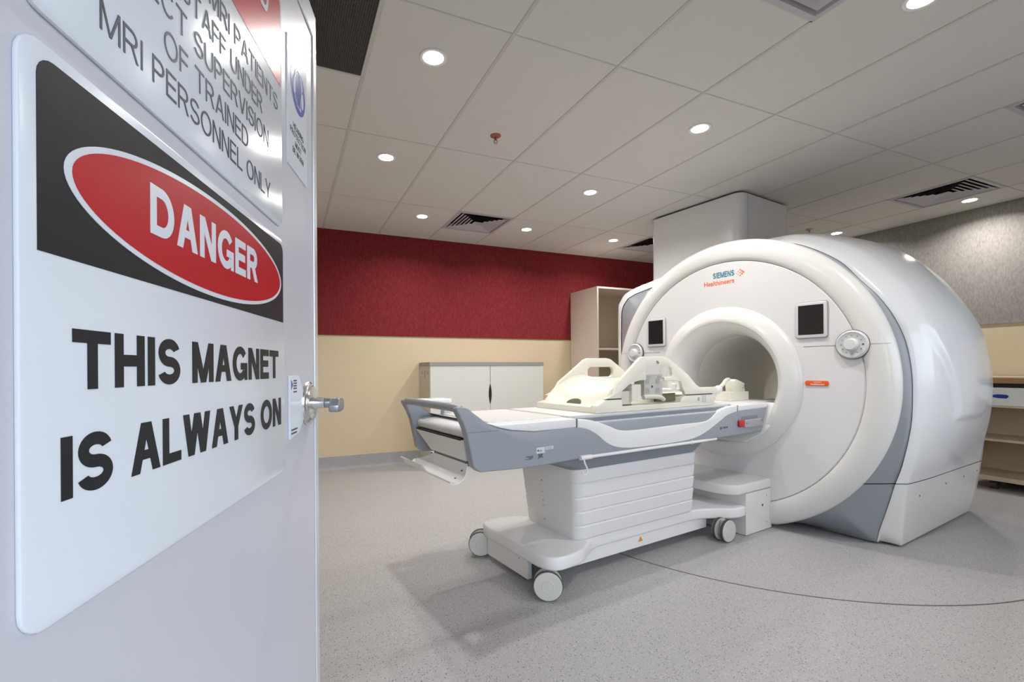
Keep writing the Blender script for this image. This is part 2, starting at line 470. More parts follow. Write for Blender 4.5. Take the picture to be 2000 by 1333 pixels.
# five gauss ring line inlaid in the vinyl
pts = []
CXA, CYA, RA = 3.511, 2.748, 1.732
for k in range(91):
    a = radians(178 + 107 * k / 90)
    pts.append(a)
r0 = [(CXA + (RA - .004) * cos(a), CYA + (RA - .004) * sin(a), .0) for a in pts]
r1 = [(CXA + (RA - .004) * cos(a), CYA + (RA - .004) * sin(a), .0012) for a in pts]
r2 = [(CXA + (RA + .004) * cos(a), CYA + (RA + .004) * sin(a), .0012) for a in pts]
r3 = [(CXA + (RA + .004) * cos(a), CYA + (RA + .004) * sin(a), .0) for a in pts]
struct('trim_3', loft([r0, r1, r2, r3], closed=False), 'line')

# ceiling tiles, open where the vents sit
VENTS = [(1.586, 4.355), (3.986, 4.355), (5.186, 1.955), (1.586, .755), (3.986, .755)]
GRILLE = (-.214, 1.955)
open_cells = [(round(a, 2), round(b, 2)) for a, b in VENTS + [GRILLE]]
bm = new()
xs = [XL] + [GX0 + .6 * i for i in range(-2, 10)] + [XR]
ys = [GY0 + .6 * j for j in range(-9, 2)] + [YB]
ys = [-1.6] + [y for y in ys if y > -1.5]
for i in range(len(xs) - 1):
    for j in range(len(ys) - 1):
        if (round(xs[i], 2), round(ys[j], 2)) in open_cells: continue
        x0, x1, y0, y1 = xs[i], xs[i + 1], ys[j], ys[j + 1]
        v = [bm.verts.new(p) for p in ((x0, y0, CEIL), (x0, y1, CEIL), (x1, y1, CEIL), (x1, y0, CEIL))]
        bm.faces.new(v)
bmesh.ops.remove_doubles(bm, verts=bm.verts[:], dist=1e-4)
ceil_bm = bm
me = bpy.data.meshes.new('ceiling'); bm.to_mesh(me); bm.free(); me.materials.append(M['tile'])
co = bpy.data.objects.new('ceiling', me); COL.objects.link(co); co['kind'] = 'structure'
# exposed T-bar grid
bm = new()
for i in range(-2, 10):
    x = GX0 + .6 * i
    box(x - .009, x + .009, -1.6, YB - .012, CEIL - .003, CEIL + .004, bm)
for j in range(0, 5):
    y = GY0 - 1.2 * j
    box(XL, XR - .012, y - .0045, y + .0045, CEIL - .002, CEIL + .004, bm)
for (vx, vy) in VENTS + [GRILLE]:
    for y in (vy, vy + .6):
        box(vx, vx + .6, y - .008, y + .008, CEIL - .003, CEIL + .004, bm)
o = struct('trim_4', bm, 'tbar')
# plenum above the vents keeps them dark
struct('trim_5', box(XL, XR, -1.6, YB, CEIL + .3, CEIL + .32), 'black')

# ------------------------------------------------------------------ ceiling fittings
lamps = [
    (.686, 2.255, 'round recessed downlight nearest the black ceiling grille', 1),
    (.686, 3.455, 'round recessed downlight behind the one nearest the black grille, above the red wall far left', 1),
    (2.486, 2.255, 'large bright recessed downlight in mid ceiling in front of the boxed white duct', 1),
    (2.486, 3.455, 'recessed downlight in mid ceiling between red sprinkler and boxed white duct', 1),
    (1.286, 4.655, 'small recessed downlight just left of the square vent over the red wall', 1),
    (2.486, 4.655, 'small recessed downlight just right of the square vent over the red wall', 1),
    (3.686, 4.655, 'small recessed downlight beside the left edge of the boxed white duct', 1),
    (5.926, 3.42, 'small recessed downlight right of the boxed white duct at the grey wall', 1),
    (5.926, 2.255, 'recessed downlight between the right-hand square vent and the grey wall', 1),
    (2.486, 1.09, 'recessed downlight cut off by the top edge at the right of the picture', 1)]
def make_lamp(x, y, label):
    t = thing('downlight', label, 'ceiling light', (x, y, CEIL), 0, 'recessed ceiling downlights')
    ring = [(.05, -.004), (.066, -.006), (.07, -.003), (.07, .002), (.05, .002)]
    rings = [[(r * cos(2 * pi * k / 32), r * sin(2 * pi * k / 32), z) for k in range(32)] for r, z in ring]
    rings.append(rings[0])
    obj('trim_ring', loft(rings, None, False, False), 'trimw', t)
    obj('lens', lathe_z([(.001, -.0052), (.03, -.005), (.051, -.0045), (.051, .001), (.001, .001)], 0, 0), 'lens', t)
    ld = bpy.data.lights.new('downlight_lamp', 'AREA'); ld.shape = 'DISK'; ld.size = .085
    ld.energy = LAMP_W; ld.color = (1.0, .965, .925); ld.spread = radians(150)
    lo = bpy.data.objects.new('downlight_lamp', ld); COL.objects.link(lo); lo.parent = t; lo.location = (0, 0, -.012)
    return t
for x, y, lab, e in lamps:
    make_lamp(x, y, lab)

def make_vent(x, y, label):
    t = thing('ceiling_vent', label, 'vent', (x + .3, y + .3, CEIL), 0, 'square louvred ceiling vents')
    def sq(h, z): return [(-h, -h, z), (h, -h, z), (h, h, z), (-h, h, z)]
    fr = loft([sq(.298, .0), sq(.298, -.006), sq(.272, -.008), sq(.262, .012), sq(.262, .05), sq(.298, .05), sq(.298, 0)], None, False, False)
    obj('frame', fr, 'vent', t, smooth=False)
    for h in (.250, .212, .174, .136, .098):
        obj('louvre', loft([sq(h, -.006), sq(h - .033, .006), sq(h - .034, .008), sq(h - .002, -.0045), sq(h, -.006)], None, False, False), 'vent', t, smooth=False)
    obj('centre_plate', box(-.045, .045, -.045, .045, -.006, -.003), 'vent', t, smooth=False)
    obj('duct_throat', loft([sq(.262, .05), sq(.262, .2), sq(.01, .2)], None, False, True), 'black', t, smooth=False)
vl = ['square louvred ceiling vent over the red wall, left of the white duct',
      'square louvred ceiling vent half hidden behind the boxed white duct',
      'square louvred ceiling vent beside the grey fabric wall at right',
      'square louvred ceiling vent cut off by the top edge, right of the middle',
      'dark square ceiling vent cut off by the right edge of the picture']
for (x, y), l in zip(VENTS, vl): make_vent(x, y, l)

t = thing('ceiling_grille', 'black egg-crate ceiling grille beside the top of the open door', 'vent', (GRILLE[0] + .3, GRILLE[1] + .3, CEIL))
bm = new()
for k in range(-28, 29):
    a = k * .0102
    box(a - .0016, a + .0016, -.288, .288, -.002, .022, bm); box(-.288, .288, a - .0016, a + .0016, -.002, .022, bm)
obj('egg_crate_core', bm, 'grille', t, smooth=False)
def sq(h, z): return [(-h, -h, z), (h, -h, z), (h, h, z), (-h, h, z)]
obj('frame', loft([sq(.3, 0), sq(.3, -.005), sq(.287, -.005), sq(.287, .03), sq(.3, .03), sq(.3, 0)], None, False, False), 'tbar', t, smooth=False)
obj('backing', loft([sq(.287, .03), sq(.287, .15), sq(.01, .15)], None, False, True), 'black', t, smooth=False)

def sprinkler(x, y, label, m):
    t = thing('sprinkler_head', label, 'sprinkler', (x, y, CEIL), 0)
    obj('escutcheon', lathe_z([(.001, 0), (.036, 0), (.036, -.004), (.022, -.012), (.015, -.012), (.001, -.012)], 0, 0, 24), m, t)
    b = cyl((0, 0, -.01), (0, 0, -.03), .008, 12)
    tube([(.008, 0, -.028), (.012, 0, -.04), (.003, 0, -.05)], .0025, 8, b); tube([(-.008, 0, -.028), (-.012, 0, -.04), (-.003, 0, -.05)], .0025, 8, b)
    obj('frame_arms', b, m, t)
    obj('deflector', lathe_z([(.001, -.05), (.014, -.05), (.014, -.052), (.001, -.053)], 0, 0, 16), 'brass', t)
sprinkler(1.297, 2.855, 'red sprinkler head in the ceiling between the two nearest rows of downlights', 'sprk')
sprinkler(5.464, 3.44, 'small grey sprinkler head beside the downlight right of the white duct', 'brass')

# ================================================================== DOOR
ANG = radians(17.1978)
e = Vector((sin(ANG), cos(ANG), 0)); P0 = Vector((.076, 1.384, 0))
DROT = atan2(e.y, e.x)
dm = Matrix.Translation(P0) @ Matrix.Rotation(DROT, 4, 'Z')
# door local frame: x along the leaf to the latch, y into the leaf, z up; visible face at y=0
FACE = Matrix(((1, 0, 0, 0), (0, 0, -1, 0), (0, 1, 0, 0), (0, 0, 0, 1)))   # xy lettering -> x,z plane facing -y
dr = bpy.data.objects.new('door_1', None); COL.objects.link(dr)
dr.location = P0; dr.rotation_euler = (0, 0, DROT); dr['kind'] = 'structure'
obj('leaf_panel', box(-1.14, -.023, 0, .045, .015, 2.027, bev=.003), 'door', dr, smooth=False)
bm = box(-1.14, .010, .006, .05, .01, 2.10)
obj('leaf_core', bm, 'dkgrey', dr, smooth=False)
fr = [(-1.14, 2.031), (-.019, 2.031), (-.019, .012), (.012, .012), (.012, 2.103), (-1.14, 2.103)]
obj('edge_frame', prism(fr, 't', -.004, .052, bev=.003), 'edge', dr, smooth=False)
LP = [(-.243, .962), (-.175, .968), (-.128, 1.0), (-.128, 1.065), (-.172, 1.107), (-.243, 1.107)]
lp = obj('lock_label_plate', prism(LP, 't', -.004, 0, bev=.001, seg=1), 'signw', dr, smooth=False)
b = prism([(-.232, 1.098), (-.232, 1.074), (-.219, 1.086)], 't', -.0046, -.004)
obj('arrow_mark', b, 'signb', lp, smooth=False)
b = new()
for zz in (1.095, 1.089, 1.083, 1.077, 1.069): box(-.215, -.19, -.0046, -.004, zz - .0016, zz + .0016, b)
for zz, x1 in ((.982, -.188), (.974, -.192)):
    x = -.233
    while x < x1:
        w = random.uniform(.004, .012); box(x, min(x + w, x1), -.0046, -.004, zz - .0018, zz + .0018, b); x += w + .002
obj('small_print', b, 'signg', lp, smooth=False)
kz = 1.034; kx = -.088
ha = lambda prof, n=40: xf(lathe_z(prof, 0, 0, n), Matrix.Translation((kx, 0, kz)) @ Matrix.Rotation(pi / 2, 4, 'X'))
hd = obj('door_handle', ha([(.001, 0), (.055, 0), (.057, .003), (.055, .008), (.050, .010), (.048, .013), (.046, .013), (.043, .016), (.020, .018), (.001, .018)]), 'chrome', dr)
obj('neck', ha([(.001, .017), (.0165, .017), (.0135, .034), (.0135, .045), (.001, .045)], 24), 'chrome', hd)
b = ha([(.001, .046), (.0125, .046), (.0125, .074), (.010, .078), (.001, .078)], 24)
merge(b, prism([(kx - .03, kz - .022), (kx + .0, kz - .024), (kx + .034, kz - .022), (kx + .04, kz - .015), (kx + .04, kz + .004), (kx + .032, kz + .011), (kx - .012, kz + .012), (kx - .03, kz - .004)], 't', -.086, -.060, bev=.005, seg=3))
obj('lever', b, 'lever', hd)

def on_face(bm, dy): return xf(bm, Matrix.Translation((0, dy, 0)) @ FACE)
def sign(name, label, cat):
    return thing(name, label, cat, P0, DROT)
# --- lower sign
s1 = sign('danger_sign', 'large white danger sign with black header and red oval, lower on the open door', 'sign')
obj('board', prism(rrect(-.932, -.281, .902, 1.401, .022), 't', -.005, 0, bev=.0015, seg=2), 'signw', s1)
TOPY = 1.389
pp = [p for p in rrect(-.915, -.289, 1.2225, TOPY, .018)]
pp = [(-.915, 1.2225), (-.289, 1.2225)] + [p for p in rrect(-.915, -.289, 1.10, TOPY, .018) if p[1] > 1.3]
obj('black_header', prism(pp, 't', -.0055, -.004), 'signk', s1, smooth=False)
oc = (-.595, 1.3035)
obj('oval_rim', prism(ell(*oc, .292, .073, 96), 't', -.0061, -.004), 'signw', s1, smooth=False)
obj('red_oval', prism(ell(*oc, .283, .0665, 96), 't', -.0067, -.004), 'signr', s1, smooth=False)
obj('danger_word', on_face(caps_bm('DANGER', -.762, -.437, 1.281, .0585, w=.21), -.0067), 'signw', s1, smooth=False)
obj('line_of_lettering', on_face(caps_bm('THIS MAGNET', -.878, -.322, 1.1035, .0565, w=.22, gap=.11), -.0052), 'signk', s1, smooth=False)
obj('line_of_lettering', on_face(caps_bm('IS ALWAYS ON', -.892, -.308, 1.0055, .0565, w=.22, gap=.10), -.0052), 'signk', s1, smooth=False)
# --- upper sign
s2 = sign('restricted_entry_sign', 'white and red sign on the open door, above the danger sign, about supervised entry', 'sign')
obj('board', prism(rrect(-.932, -.287, 1.426, 1.925, .024), 't', -.005, 0, bev=.0015, seg=2), 'signw', s2)
pp = [(-.92, 1.728), (-.2965, 1.728)] + [p for p in rrect(-.92, -.2965, 1.6, 1.915, .018) if p[1] > 1.75]
obj('red_header', prism(pp, 't', -.0055, -.004), 'signr', s2, smooth=False)
obj('header_word', on_face(caps_bm('D', -.408, -.368, 1.823, .07, w=.16), -.0055), 'signw', s2, smooth=False)
for body, x0, x1, y in (('MRI PERSONNEL ONLY', -.84, -.363, 1.462), ('OF TRAINED', -.729, -.473, 1.512), ('DIRECT SUPERVISION', -.832, -.372, 1.562), ('STAFF UNDER', -.69, -.404, 1.6125), ('MRI PATIENTS', -.612, -.316, 1.664)):
    obj('line_of_lettering', on_face(caps_bm(body, x0, x1, y, .033, w=.098, gap=.16), -.0052), 'signg', s2, smooth=False)
# --- hearing sign
s3 = sign('hearing_protection_sign', 'narrow white sign with a blue ear-muff disc near the edge of the open door', 'sign')
obj('board', prism(rrect(-.238, -.082, 1.592, 1.888, .002, 2), 't', -.0025, 0), 'signw', s3, smooth=False)
hc = (-.157, 1.803)
obj('blue_disc', prism(ell(*hc, .059, .059, 64), 't', -.003, -.002), 'signb', s3, smooth=False)
headpts = [(-.012, -.047), (-.014, -.038), (-.026, -.036), (-.030, -.026), (-.029, -.016), (-.034, -.010), (-.029, .004), (-.029, .020), (-.018, .034), (0, .040), (.018, .034), (.029, .018), (.029, 0), (.022, -.020), (.022, -.047)]
hp = [(hc[0] + a * .95, hc[1] + c * .95) for a, c in headpts]
cx_, cy_ = hc[0], hc[1] - .005
hin = [(cx_ + (a - cx_) * .88, cy_ + (c - cy_) * .9) for a, c in hp]
obj('head_outline', prism(hp, 't', -.0036, -.0028, holes=[hin]), 'signw', s3, smooth=False)
b = new()
band = [(hc[0] + .034 * cos(a), hc[1] + .006 + .041 * sin(a)) for a in [radians(x) for x in range(10, 171, 10)]]
bi = [(hc[0] + .029 * cos(a), hc[1] + .006 + .036 * sin(a)) for a in [radians(x) for x in range(170, 9, -10)]]
prism(band + bi, 't', -.0038, -.0028, b)
prism(ell(hc[0] + .033, hc[1] - .012, .008, .02, 24), 't', -.0038, -.0028, b)
prism(ell(hc[0] - .033, hc[1] - .006, .008, .02, 24), 't', -.0038, -.0028, b)
obj('ear_muffs', b, 'signw', s3, smooth=False)
for body, x0, x1, y in (('HEARING', -.199, -.115, 1.692), ('PROTECTION', -.222, -.096, 1.673), ('MUST', -.184, -.135, 1.652), ('BE WORN', -.204, -.116, 1.633)):
    obj('line_of_lettering', on_face(caps_bm(body, x0, x1, y, .0135, .0004, w=.13, gap=.16), -.0026), 'signg', s3, smooth=False)

# ================================================================== SCANNER FRAME
MA = radians(8.08)
A = Vector((cos(MA), sin(MA), 0)); N = Vector((-sin(MA), cos(MA), 0)); T0 = 2.104
MORG = N * T0     # origin of the (s,t,z) frame
OFF = {}
def mri_thing(name, label, cat, s0, t0, z0=0, group=None):
    t = thing(name, label, cat, MORG + A * s0 + N * t0 + Vector((0, 0, z0)), MA, group)
    OFF[t.name] = (s0, t0, z0)
    return t
def part(name, bm, m, parent, root=None, ang=35, smooth=True):
    """part given in (s,t,z) scanner coordinates"""
    r = root or parent
    off = OFF[r.name]
    xf(bm, Matrix.Translation((-off[0], -off[1], -off[2])))
    return obj(name, bm, m, parent, smooth, ang)

ZC = 1.01
mri = mri_thing('mri_scanner', 'large white MRI scanner with round bore opening and grey side bands', 'MRI scanner', 4.2, 0)
SF = 3.36
# front face panel
part('front_panel', lathe_s([(SF + .03, .54), (SF, .545), (SF - .002, .7), (SF, .890), (SF + .006, .8965), (SF + .05, .897)], 0, ZC, 128, zmin=.03), 'panelw', mri)
# outer ring
prof = [(SF + .06, .8975), (SF + .003, .899), (SF - .006, .906), (SF - .013, .925), (SF - .016, .95), (SF - .013, .985), (SF - .004, 1.015), (SF + .010, 1.035), (SF + .028, 1.049), (SF + .042, 1.055), (SF + .055, 1.055), (SF + .068, 1.048), (SF + .08, 1.03)]
part('outer_ring', lathe_s(prof, 0, ZC, 160, zmin=.012), 'white', mri)
# flare and tunnel
prof = [(SF + .03, .560), (SF - .002, .559), (SF - .010, .555), (SF - .026, .53), (SF - .042, .50), (SF - .052, .475), (SF - .055, .458), (SF - .053, .448), (SF - .044, .441), (SF - .036, .432), (SF - .018, .414), (SF + .005, .398), (SF + .04, .38), (SF + .10, .362), (SF + .16, .352), (SF + .22, .35)]
part('bore_flare', lathe_s(prof, 0, ZC, 128), 'white', mri)
tun = part('bore_tunnel', lathe_s([(SF + .22, .35), (SF + .8, .35), (SF + 1.4, .35), (SF + 1.58, .36), (SF + 1.685, .42)], 0, ZC, 96), 'tunnel', mri)
part('bore_bed', box(SF + .12, SF + 1.5, -.29, .29, .78, .815, bev=.01), 'midgrey', tun, mri)

# shell outlines, (t, z) seen along the bore
def ray_r(poly, a):
    dx, dy = cos(a), sin(a); best = 0
    n = len(poly)
    for i in range(n):
        x1, y1 = poly[i][0], poly[i][1] - ZC; x2, y2 = poly[(i + 1) % n][0], poly[(i + 1) % n][1] - ZC
        den = dx * (y2 - y1) - dy * (x2 - x1)
        if abs(den) < 1e-9: continue
        k = (x1 * (y2 - y1) - y1 * (x2 - x1)) / den
        u = (x1 * dy - y1 * dx) / den
        if k > 0 and -1e-6 <= u <= 1 + 1e-6: best = max(best, k)
    return best
Z0 = .012
front_r = [(-.3, 2.025), (-.461, 1.965), (-.667, 1.82), (-.788, 1.67), (-.889, 1.542), (-.964, 1.405), (-1.014, 1.26), (-1.039, 1.092), (-1.043, .927), (-1.033, .744), (-.991, .513), (-.956, .394), (-.917, .237), (-.878, .093), (-.864, Z0)]
front_l = [(1.14, Z0), (1.19, .4), (1.218, .9), (1.222, 1.4), (1.216, 1.67), (1.19, 1.74), (1.13, 1.80), (1.04, 1.832), (.77, 1.878), (.6, 1.90), (.45, 1.962), (.3, 2.025)]
mid_r = [(-.2, 2.13), (-.4, 2.105), (-.60, 2.03), (-.77, 1.935), (-.905, 1.81), (-1.015, 1.665), (-1.09, 1.52), (-1.14, 1.4), (-1.17, 1.265), (-1.182, 1.1), (-1.178, .95), (-1.145, .75), (-1.085, .55), (-1.02, .4), (-.988, .2), (-.966, Z0)]
mid_l = [(1.21, Z0), (1.275, .5), (1.30, 1.0), (1.30, 1.68), (1.27, 1.79), (1.17, 1.875), (.85, 1.94), (.60, 2.0), (.4, 2.105), (.2, 2.13)]
back_r = [(-.1, 2.04), (-.3, 2.0), (-.58, 1.86), (-.77, 1.70), (-.89, 1.55), (-.98, 1.42), (-1.045, 1.28), (-1.08, 1.13), (-1.09, 1.0), (-1.086, .866), (-1.072, .717), (-1.044, .566), (-1.03, .425), (-.995, .156), (-.966, Z0)]
back_l = [(1.15, Z0), (1.2, .5), (1.2, 1.5), (1.1, 1.75), (.7, 1.9), (.2, 2.06)]
def smooth_outline(p): return [p[0]] + catmull(p, 4, closed=False)[1:]
FR = smooth_outline(front_r) + front_l; MI = smooth_outline(mid_r) + smooth_outline(mid_l); BA = smooth_outline(back_r) + back_l
NA = 360
angs = [2 * pi * k / NA for k in range(NA)]
rF = [ray_r(FR, a) for a in angs]; rM = [ray_r(MI, a) for a in angs]; rB = [ray_r(BA, a) for a in angs]
def sst(a, b, x):
    u = min(max((x - a) / (b - a), 0), 1); return u * u * (3 - 2 * u)
stations = [3.60, 3.603, 3.612, 3.63, 3.645, 3.655, 3.67, 3.69, 3.705, 3.72, 3.74, 3.755, 3.77, 3.785, 3.80, 3.815, 3.83, 3.845, 3.86, 3.88, 3.9, 3.92, 3.94, 3.96, 4.0, 4.05, 4.12, 4.2, 4.27, 4.35, 4.42, 4.46, 4.48, 4.50, 4.52, 4.54, 4.56, 4.60, 4.7, 4.8, 4.88, 4.95, 5.0, 5.03, 5.05]
def gfront(s):
    tab = [(3.60, 0), (3.603, .08), (3.612, .17), (3.63, .28), (3.655, .39), (3.69, .5), (3.74, .62), (3.80, .73), (3.88, .84), (3.96, .92), (4.05, .98), (4.12, 1.0)]
    for (a, x), (b, y) in zip(tab[:-1], tab[1:]):
        if s <= b: return x + (y - x) * (s - a) / (b - a)
    return 1
def gback(s):
    u = max(0, (s - 4.15) / .85); return min(1, u ** 1.7)
def shell_pt(s, i):
    a = angs[i]
    g = gfront(s); b = gback(s)
    if s <= 4.12:
        lowfast = 1 if s > 3.66 else (s - 3.60) / .06
        r = rF[i] + (rM[i] - rF[i]) * g
        lf = sst(0, .5, cos(a)); gl = max(g, sst(3.595, 3.645, s))
        r = r * (1 - lf) + (rF[i] + (rM[i] - rF[i]) * gl) * lf
        zz = ZC + r * sin(a)
        w = sst(.55, .0, 0)
        # the foot of the cover reaches its full width straight after the rounded front edge
        if sin(a) < 0:
            k = sst(.75, .05, zz)
            r = r * (1 - k) + (rF[i] + (rM[i] - rF[i]) * max(g, sst(3.6, 3.66, s))) * k
    else:
        r = rM[i] + (rB[i] - rM[i]) * b
    if s > 5.0: r *= 1 - .9 * ((s - 5.0) / .05) ** 2 * .06
    z = ZC + r * sin(a); t = r * cos(a)
    return s, t, z, r, a
def raised(s, z):
    # the broad raised panel on each flank: front edge leans forward with height, lower edge rounded
    sf = 3.93 - .50 * max(0, z - .85)
    low = .79 + .25 * sst(4.46, 4.56, s) ** 2
    return .016 * sst(3.63, 3.72, s) * sst(sf - .022, sf + .022, s) * sst(low - .02, low + .02, z) * (1 - sst(4.50, 4.58, s))
ringsU = []; SEAM = .40; RB_HOLE = .425
for s in stations:
    ring = []
    for i in range(NA):
        s_, t, z, r, a = shell_pt(s, i)
        r2 = r + raised(s, z)
        ring.append((s, r2 * cos(a), max(ZC + r2 * sin(a), Z0)))
    ringsU.append(ring)
ringsU.append([(5.052, RB_HOLE * cos(a), ZC + RB_HOLE * sin(a)) for a in angs])
b = loft(ringsU, None, False, False)
bmesh.ops.bisect_plane(b, geom=b.verts[:] + b.edges[:] + b.faces[:], plane_co=(0, 0, SEAM + .002), plane_no=(0, 0, 1), clear_inner=True)
part('body_shell', b, 'shell', mri, ang=50)
b = loft(ringsU, None, False, False)
bmesh.ops.bisect_plane(b, geom=b.verts[:] + b.edges[:] + b.faces[:], plane_co=(0, 0, SEAM - .003), plane_no=(0, 0, 1), clear_outer=True)
bc = part('base_cover', b, 'white', mri, ang=50)
# dark recess seen through the seam
for sg in (-1, 1):
    b = loft([[(s, (t) * .992, z) for s, t, z in r] for r in ringsU[3:-1]], None, False, False)
    for zz, side in ((SEAM + .02, 'clear_outer'), (SEAM - .02, 'clear_inner')):
        bmesh.ops.bisect_plane(b, geom=b.verts[:] + b.edges[:] + b.faces[:], plane_co=(0, 0, zz), plane_no=(0, 0, 1), **{side: True})
    bmesh.ops.bisect_plane(b, geom=b.verts[:] + b.edges[:] + b.faces[:], plane_co=(0, 0, 0), plane_no=(0, sg, 0), clear_inner=True)
    part('seam_recess', b, 'black', mri)
# grey band between ring and shell
rings = []
for s, k in ((3.415, 0), (3.45, .14), (3.50, .38), (3.55, .68), (3.605, 1.0), (3.64, .985)):
    ring = []
    for i, a in enumerate(angs):
        r = 1.042 + (rF[i] - 1.042) * k if k < 1 else rF[i] * .998
        if k == .985: r = rF[i] * .985
        t_, z_ = r * cos(a), ZC + r * sin(a)
        if k == 0 and z_ < .0: pass
        ring.append((s, t_, max(z_, Z0)))
    rings.append(ring)
b = loft(rings, None, False, False)
bmesh.ops.bisect_plane(b, geom=b.verts[:] + b.edges[:] + b.faces[:], plane_co=(0, 0, SEAM + .003), plane_no=(0, 0, 1), clear_inner=True)
part('grey_band', b, 'grey', mri, ang=50)
b = loft(rings, None, False, False)
bmesh.ops.bisect_plane(b, geom=b.verts[:] + b.edges[:] + b.faces[:], plane_co=(0, 0, SEAM - .003), plane_no=(0, 0, 1), clear_outer=True)
part('grey_foot_panel', b, 'grey', mri, ang=50)
# screws on the base cover
for s, z in ((3.85, .30), (4.3, .32), (4.65, .325), (4.92, .335)):
    b = new()
    tt = 0
    for i in range(NA):
        p = shell_pt(s, i)
        if p[1] < 0 and abs(p[2] - z) < .02: tt = p[1]; break
    part('screw', cyl((s, tt - .004, z), (s, tt + .02, z), .006, 12), 'midgrey', bc, mri)

# seams across the front (thin raised shadow beads)
for t0, t1 in ((-.77, -.562), (.562, .755)):
    part('panel_seam', box(SF - .0035, SF + .004, t0, t1, 1.2475, 1.2505), 'midgrey', mri, smooth=False)
for t0, t1 in ((-1.052, -.915), (.915, 1.052)):
    pts_ = []
    b = lathe_s([(s - .0012, r) for s, r in [(SF - .006, .906), (SF - .013, .925), (SF - .016, .95), (SF - .013, .985), (SF - .004, 1.015), (SF + .010, 1.035), (SF + .03, 1.048), (SF + .06, 1.056)]], 0, ZC, 1440)
    for zc_, s_ in ((1.2482, 'clear_inner'), (1.2508, 'clear_outer')):
        bmesh.ops.bisect_plane(b, geom=b.verts[:] + b.edges[:] + b.faces[:], plane_co=(0, 0, zc_), plane_no=(0, 0, 1), **{s_: True})
    bmesh.ops.bisect_plane(b, geom=b.verts[:] + b.edges[:] + b.faces[:], plane_co=(0, 0, 0), plane_no=(0, 1 if t0 < 0 else -1, 0), clear_outer=True)
    part('panel_seam', b, 'midgrey', mri, smooth=False)

# screens
for t0, t1, z0, z1 in ((-.702, -.521, 1.303, 1.533), (.504, .688, 1.299, 1.541)):
    f_ = part('display', prism(rrect(t0, t1, z0, z1, .016), 's', SF - .016, SF + .004, bev=.005, seg=3), 'frame', mri)
    part('bezel_shadow', prism(rrect(t0 - .004, t1 + .004, z0 - .004, z1 + .004, .018), 's', SF - .005, SF + .004), 'midgrey', f_, mri)
    part('screen', prism(rrect(t0 + .017, t1 - .017, z0 + .021, z1 - .019, .002, 2), 's', SF - .0172, SF - .01), 'screen', f_, mri)
# control dials
for tc in (-.838, .822):
    k = part('control_dial', lathe_s([(SF + .01, .086), (SF - .020, .0855), (SF - .027, .081), (SF - .030, .076), (SF - .026, .070), (SF - .026, .001)], tc, 1.249, 48), 'frame', mri)
    part('dial_shadow_ring', lathe_s([(SF + .0, .089), (SF - .017, .089), (SF - .018, .084), (SF, .084)], tc, 1.249, 48), 'dkgrey', k, mri)
    part('knob', lathe_s([(SF - .024, .038), (SF - .05, .034), (SF - .056, .030), (SF - .057, .001)], tc, 1.249, 32), 'white', k, mri)
    b = new()
    for q in range(12):
        a = q * pi / 6
        cyl((SF - .027, tc + .055 * cos(a), 1.249 + .055 * sin(a)), (SF - .0255, tc + .055 * cos(a), 1.249 + .055 * sin(a)), .0045 if q % 3 else .006, 10, b)
    part('dial_buttons', b, 'midgrey', k, mri)
    part('indicator_dot', cyl((SF - .0275, tc - .058, 1.249), (SF - .025, tc - .058, 1.249), .004, 10), 'black', k, mri)
# lettering on the front: t decreases to the right as seen
FR_M = Matrix(((0, 0, -1, 0), (-1, 0, 0, 0), (0, 1, 0, 0), (0, 0, 0, 1)))
def front_text(body, tl, tr, z, cap, name, m, s=SF - .002, bold=.01, depth=.0006):
    b = text_bm(body, -tl, -tr, z, cap, depth, bold)
    part(name, xf(b, Matrix.Translation((s, 0, 0)) @ FR_M), m, mri, smooth=False)
b = caps_bm('SIEMENS', -.070, .098, 1.795, .042, .0006, w=.19, gap=.14)
part('logo_word', xf(b, Matrix.Translation((SF - .002, 0, 0)) @ FR_M), 'petrol', mri, smooth=False)
front_text('Healthineers', .145, -.098, 1.742, .036, 'logo_word', 'orange', bold=.012)
b = new()
for dt, dz, r in ((-.168, 1.808, .0065), (-.156, 1.819, .006), (-.156, 1.797, .006), (-.143, 1.829, .005), (-.143, 1.808, .004), (-.143, 1.786, .005), (-.128, 1.818, .003), (-.128, 1.797, .003), (-.117, 1.806, .0022)):
    cyl((SF - .0028, dt, dz), (SF, dt, dz), r, 12, b)
part('logo_dots', b, 'orange', mri)
bd = part('orange_badge', prism(rrect(-.707, -.572, .994, 1.027, .012), 's', SF - .008, SF, bev=.002), 'orangeb', mri)
b = text_bm('Healthineers', .605, .685, .999, .010, .0006, .02)
part('badge_lettering', xf(b, Matrix.Translation((SF - .008, 0, 0)) @ FR_M), 'twhite', bd, mri, smooth=False)
b = caps_bm('SIEMENS', .622, .668, 1.0145, .0055, .0006, w=.19, gap=.14)
part('badge_lettering', xf(b, Matrix.Translation((SF - .008, 0, 0)) @ FR_M), 'twhite', bd, mri, smooth=False)
# chin below the bore that meets the end of the table
ch0 = [(-.42, .868), (.42, .868), (.405, .76), (.345, .665), (.22, .585), (-.22, .585), (-.345, .665), (-.405, .76)]
dk_s = lambda z: 3.289 + (z - .677) * .393
b = loft([[(dk_s(z), t, z) for t, z in ch0], [(3.43, t, z) for t, z in ch0]])
bmesh.ops.recalc_face_normals(b, faces=b.faces[:])
part('table_dock', bevel(b, .012, 3), 'white', mri)
part('dock_bridge', box(SF + .125, SF + .30, -.27, .27, .80, .868, bev=.01), 'twhite', mri)
